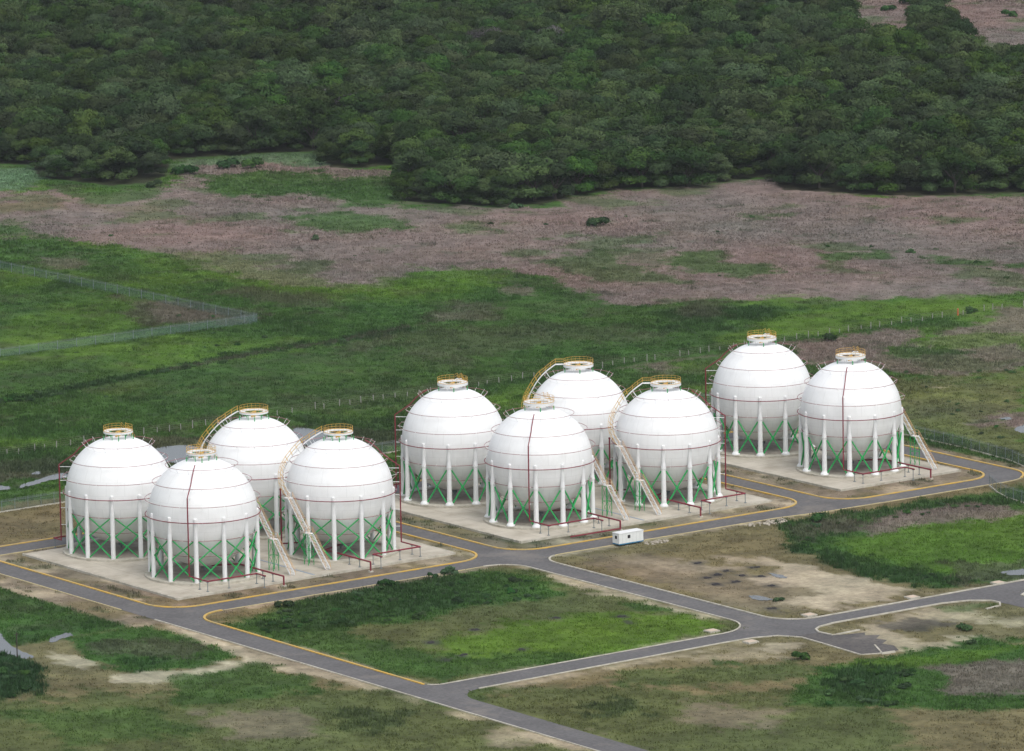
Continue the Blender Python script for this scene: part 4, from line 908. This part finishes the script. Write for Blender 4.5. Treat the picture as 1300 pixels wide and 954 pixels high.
CROWNG = [crown_mesh('grey_crown', 5.0, 7.0, 1.0, 15, 120, .26, LEAFG, 200 + k) for k in range(2)]
TRUNKS = [trunk_mesh(5, 3.6, k) for k in range(3)]
BUSH = [crown_mesh('bush_foliage', 1.3, 1.5, -.1, 6, 80, .20, LEAFB, 300 + k, .8) for k in range(5)]
# forest sites: jittered grid in plan
sp = 6.4; gl = np.arange(-205, 205, sp); gr = np.arange(1480, 2150, sp)
A_, B_ = np.meshgrid(gl, gr); A_ = A_ + (RNG.random(A_.shape) - .5) * sp * .9; B_ = B_ + (RNG.random(B_.shape) - .5) * sp * .9
TX = (CAM.x + HD.x * B_ + HR.x * A_).ravel(); TY = (CAM.y + HD.y * B_ + HR.y * A_).ravel(); RR = B_.ravel()
px, py = project(TX, TY); k_ = forest_mask(px, py) & (np.abs(A_.ravel()) < RR * .094 + 4)
TX, TY, RR, px, py = TX[k_], TY[k_], RR[k_], px[k_], py[k_]
hn = fbm(TX, TY, 45, 3, 60); scl = .47 + .55 * hn + .68 * RNG.random(len(TX)) ** 2.2
order = np.argsort(RR / scl)
N_IND = 290
def tree_label(x_, y_):
    if x_ < 220 and y_ > 196: return 'rounded green tree in the clump standing out from the forest at far left', 'trees of the far left clump'
    if x_ < 505: return 'dark green tree on the forest edge behind the left pale meadow', 'trees along the left forest edge'
    if x_ < 760: return 'dense dark tree in the block of forest jutting into the plain at centre', 'trees of the central forest block'
    if x_ < 985: return 'dark tree on the forest edge between the centre block and right block', 'trees along the forest edge right of centre'
    return 'dark green tree on the right hand forest edge above the brown reeds', 'trees along the right forest edge'
refs = []
for n_, i in enumerate(order[:N_IND]):
    t = empty('broadleaf_tree', (TX[i], TY[i], 0), random.random() * 6.28); s = float(scl[i]); t.scale = (s * random.uniform(.9, 1.1), s * random.uniform(.9, 1.1), s * random.uniform(.9, 1.12))
    lb, gp = tree_label(px[i], py[i]); tag(t, lb, 'tree', gp)
    cr = link('crown', CROWNS[n_ % NV], t); link('trunk', TRUNKS[n_ % 3], t)
    if n_ < NV: refs.append(cr)
# grey, nearly bare trees inside the forest
rest = order[N_IND:]
for (gx_, gy_, lb) in ((624, 52, 'pale grey bare tree in the upper middle of the forest'), (700, 50, 'bare grey tree right of another in the upper middle forest'), (430, 128, 'wide grey bare tree in the forest left of centre'), (448, 138, 'smaller grey bare tree in front of the wide grey one'), (610, 52, 'grey bare tree touching the left side of a pale one in the upper forest')):
    X_, Y_ = at(gx_, gy_ + 24); t = empty('bare_tree', (X_, Y_, 0)); t.scale = (1.1, 1.1, 1.2); tag(t, lb, 'tree', 'grey bare trees in the forest'); link('crown', CROWNG[int(gx_) % 2], t); link('trunk', TRUNKS[0], t)
# the far woodland reads as one mass
me = bpy.data.meshes.new('woodland'); me.vertices.add(len(rest)); me.vertices.foreach_set('co', np.stack([TX[rest], TY[rest], np.zeros(len(rest))], 1).astype(np.float32).ravel())
for nm, tp, arr in (('sc', 'FLOAT', scl[rest].astype(np.float32)), ('rot', 'FLOAT', (RNG.random(len(rest)) * 6.28).astype(np.float32))):
    a_ = me.attributes.new(nm, tp, 'POINT'); a_.data.foreach_set('value', arr)
a_ = me.attributes.new('pick', 'INT', 'POINT'); a_.data.foreach_set('value', RNG.integers(0, NV, len(rest)).astype(np.int32))
wood = link('woodland', me); tag(wood, 'dense dark green forest covering the ground beyond its front row of trees', 'forest', kind='stuff')
ng = bpy.data.node_groups.new('woodland_scatter', 'GeometryNodeTree'); ng.interface.new_socket('Geometry', in_out='INPUT', socket_type='NodeSocketGeometry'); ng.interface.new_socket('Geometry', in_out='OUTPUT', socket_type='NodeSocketGeometry')
gi = ng.nodes.new('NodeGroupInput'); go = ng.nodes.new('NodeGroupOutput'); iop = ng.nodes.new('GeometryNodeInstanceOnPoints'); jn = ng.nodes.new('GeometryNodeJoinGeometry')
def nattr(nm, tp):
    n_ = ng.nodes.new('GeometryNodeInputNamedAttribute'); n_.data_type = tp; n_.inputs['Name'].default_value = nm; return next(o_ for o_ in n_.outputs if o_.enabled and o_.name == 'Attribute')
g2i = ng.nodes.new('GeometryNodeGeometryToInstance')
for cr in reversed(refs):
    oi = ng.nodes.new('GeometryNodeObjectInfo'); oi.inputs['Object'].default_value = cr; oi.transform_space = 'ORIGINAL'; oi.inputs['As Instance'].default_value = True
    ng.links.new(oi.outputs['Geometry'], jn.inputs[0])
iop.inputs['Pick Instance'].default_value = True
ng.links.new(gi.outputs[0], iop.inputs['Points']); ng.links.new(jn.outputs[0], iop.inputs['Instance']); ng.links.new(nattr('pick', 'INT'), iop.inputs['Instance Index'])
cxr = ng.nodes.new('ShaderNodeCombineXYZ'); ng.links.new(nattr('rot', 'FLOAT'), cxr.inputs[2]); ng.links.new(cxr.outputs[0], iop.inputs['Rotation'])
ng.links.new(nattr('sc', 'FLOAT'), iop.inputs['Scale']); ng.links.new(iop.outputs[0], go.inputs[0])
md = wood.modifiers.new('scatter', 'NODES'); md.node_group = ng
# ------------------------------------------------------------------ bushes
def bush(x, y, s, label, group=None, k=0, zs=1.0):
    o = link('bush', BUSH[k % 5]); o.location = (x, y, -.4 * s * zs); o.rotation_euler = (0, 0, random.random() * 6.28); o.scale = (s, s, s * zs); tag(o, label, 'bush', group); return o
LONE = [(763, 287, 2.6, 'wide dark bush alone in the brown reeds above centre'), (400, 305, 1.3, 'small dark bush in the reeds left of centre'), (655, 265, 1.4, 'small bush just below the central forest block'), (1051, 433, 1.7, 'dark bush beside the barbed wire fence on the right'),
        (1231, 398, 1.5, 'dark bush at the right end of the barbed wire fence'), (236, 222, 3.0, 'low dark bush right of the far left tree clump'), (197, 238, 2.0, 'small bush below the far left tree clump'), (290, 213, 2.6, 'dark low thicket in the pale meadow at upper left'), (322, 214, 2.8, 'dark low thicket right of another in the pale meadow'), (1157, 322, 1.1, 'tiny bush in the brown reeds at right'),
        (990, 764, .9, 'small green bush standing on the dirt lot'), (1015, 838, 1.5, 'round bush on the verge below the southern road'), (1224, 800, 1.2, 'round bright bush right of the dark asphalt patch'), (1234, 818, .8, 'tiny bush below the round bright one at lower right'),
        (572, 729, 1.4, 'largest rounded bush at the top of the grass block'), (490, 745, 1.5, 'rounded dark bush at the upper left of the grass block'), (548, 734, 1.0, 'small pointed bush near the road at the top of the grass block'), (361, 771, 1.3, 'dark round bush nearest the left road bend in the grass block'),
        (1040, 662, 1.5, 'dark bush at the edge of the grass above the dirt lot'), (1150, 6, 2.8, 'dark bush at the edge of the far brown clearing'), (1130, 14, 2.2, 'bush inside the far brown clearing at top right'), (1280, 22, 2.4, 'bush in the top right brown clearing')]
for i, (a, b, s, lb) in enumerate(LONE):
    X_, Y_ = at(a, b); bush(X_, Y_, s, lb, None, i, .85)
def scatter_bushes(poly, n, s0, s1, label, group):
    xs_ = [p[0] for p in poly]; ys_ = [p[1] for p in poly]; c = 0; tries = 0
    while c < n and tries < n * 60:
        tries += 1; a = random.uniform(min(xs_), max(xs_)); b = random.uniform(min(ys_), max(ys_))
        if sdf(np.array([a]), np.array([b]), poly)[0] > -2: continue
        X_, Y_ = at(a, b)
        if on_paved(np.array([X_]), np.array([Y_]), 1.5)[0]: continue
        bush(X_, Y_, random.uniform(s0, s1) * random.uniform(.8, 1.1), label, group, c, random.uniform(.6, .9)); c += 1
scatter_bushes([(300, 796), (420, 748), (520, 730), (600, 726), (650, 732), (700, 742), (690, 760), (600, 772), (560, 784), (440, 796), (350, 808)], 80, .45, 1.0, 'low dark green bush in the thicket filling the top of the grass block', 'bushes of the grass block thicket')
scatter_bushes([(1050, 862), (1120, 848), (1160, 852), (1150, 900), (1040, 900)], 14, .8, 1.4, 'dark bush in the green strip at the lower right edge', 'bushes of the lower right green strip')
scatter_bushes([(-20, 838), (30, 838), (56, 860), (50, 890), (-20, 890)], 14, .7, 1.3, 'dark bush beside the puddle in the lower left corner', 'bushes in the lower left corner')
scatter_bushes([(1000, 668), (1100, 655), (1250, 632), (1250, 645), (1060, 672), (1020, 695)], 22, .4, .9, 'low bush along the grass edge south of the right hand road', 'bushes below the right hand road')
scatter_bushes([(-20, 512), (194, 470), (339, 443), (450, 426), (450, 433), (339, 451), (194, 480), (-20, 522)], 30, .6, 1.1, 'dark low bush along the ditch crossing the left field', 'bushes along the ditch')
scatter_bushes([(-20, 400), (500, 370), (760, 400), (1000, 410), (1000, 425), (500, 500), (-20, 570)], 40, .35, .8, 'small dark bush dotted among the others on the green plain behind the tanks', 'bushes dotted over the green plain')
scatter_bushes([(0, 290), (300, 250), (700, 275), (1290, 265), (1290, 360), (800, 360), (300, 330)], 18, .35, .8, 'small dark bush among the scattered ones in the brown reed field', 'bushes scattered in the reed field')
scatter_bushes([(1130, 470), (1290, 470), (1290, 570), (1200, 540)], 18, .35, .75, 'small dark bush in the olive marsh right of the tanks', 'bushes of the olive marsh')
scatter_bushes([(1020, 700), (1100, 716), (1240, 738), (1230, 746), (1100, 730)], 16, .4, .8, 'low bush on the lower edge of the right hand marsh', 'bushes on the lower marsh edge')
# ------------------------------------------------------------------ haze
HZ = bpy.data.materials.new('haze_air'); HZ.use_nodes = True; nt = HZ.node_tree; nt.nodes.remove(nt.nodes['Principled BSDF'])
pv = nt.nodes.new('ShaderNodeVolumePrincipled'); pv.inputs['Color'].default_value = (.86, .92, 1, 1); pv.inputs['Density'].default_value = .00002; pv.inputs['Anisotropy'].default_value = 0
nt.links.new(pv.outputs[0], nt.nodes['Material Output'].inputs['Volume'])
mb = MB(); mb.box((0, 0, 0), (52000, 52000, 1)); hz = mb.build('haze', HZ)
for v in hz.data.vertices: v.co.z = -2.0 if v.co.z < 0 else 245.0
tag(hz, kind='stuff')
# ------------------------------------------------------------------ light
sc = bpy.context.scene
w = bpy.data.worlds.new('World'); sc.world = w; w.use_nodes = True; nt = w.node_tree; bg = nt.nodes['Background']
sky = nt.nodes.new('ShaderNodeTexSky'); sky.sky_type = 'NISHITA'; sky.sun_disc = False
SUN_AZ = rad(262); SUN_EL = rad(58)      # plan direction towards the sun: behind and left of the camera
sky.sun_elevation = SUN_EL; sky.sun_rotation = PI / 2 - SUN_AZ; sky.dust_density = 3.0; sky.air_density = 1.0; sky.ozone_density = 1.0; sky.altitude = 0
hs = nt.nodes.new('ShaderNodeHueSaturation'); hs.inputs['Saturation'].default_value = .35
nt.links.new(sky.outputs[0], hs.inputs['Color']); nt.links.new(hs.outputs[0], bg.inputs['Color']); bg.inputs['Strength'].default_value = .135
sl = bpy.data.lights.new('sun', 'SUN'); sl.energy = .75; sl.angle = rad(40); sl.color = (1, .97, .93)
so = bpy.data.objects.new('sun', sl); C.objects.link(so)
d = Vector((math.cos(SUN_EL) * math.cos(SUN_AZ), math.cos(SUN_EL) * math.sin(SUN_AZ), math.sin(SUN_EL))); so.rotation_euler = d.to_track_quat('Z', 'Y').to_euler(); so.location = (0, 0, 200)
sc.view_settings.view_transform = 'Standard'; sc.view_settings.look = 'None'; sc.view_settings.exposure = 0.68; sc.view_settings.gamma = 1
sc.cycles.max_bounces = 5; sc.cycles.diffuse_bounces = 3; sc.cycles.transparent_max_bounces = 12; sc.cycles.volume_bounces = 0
print('trees', len(TX), 'rest', len(rest))
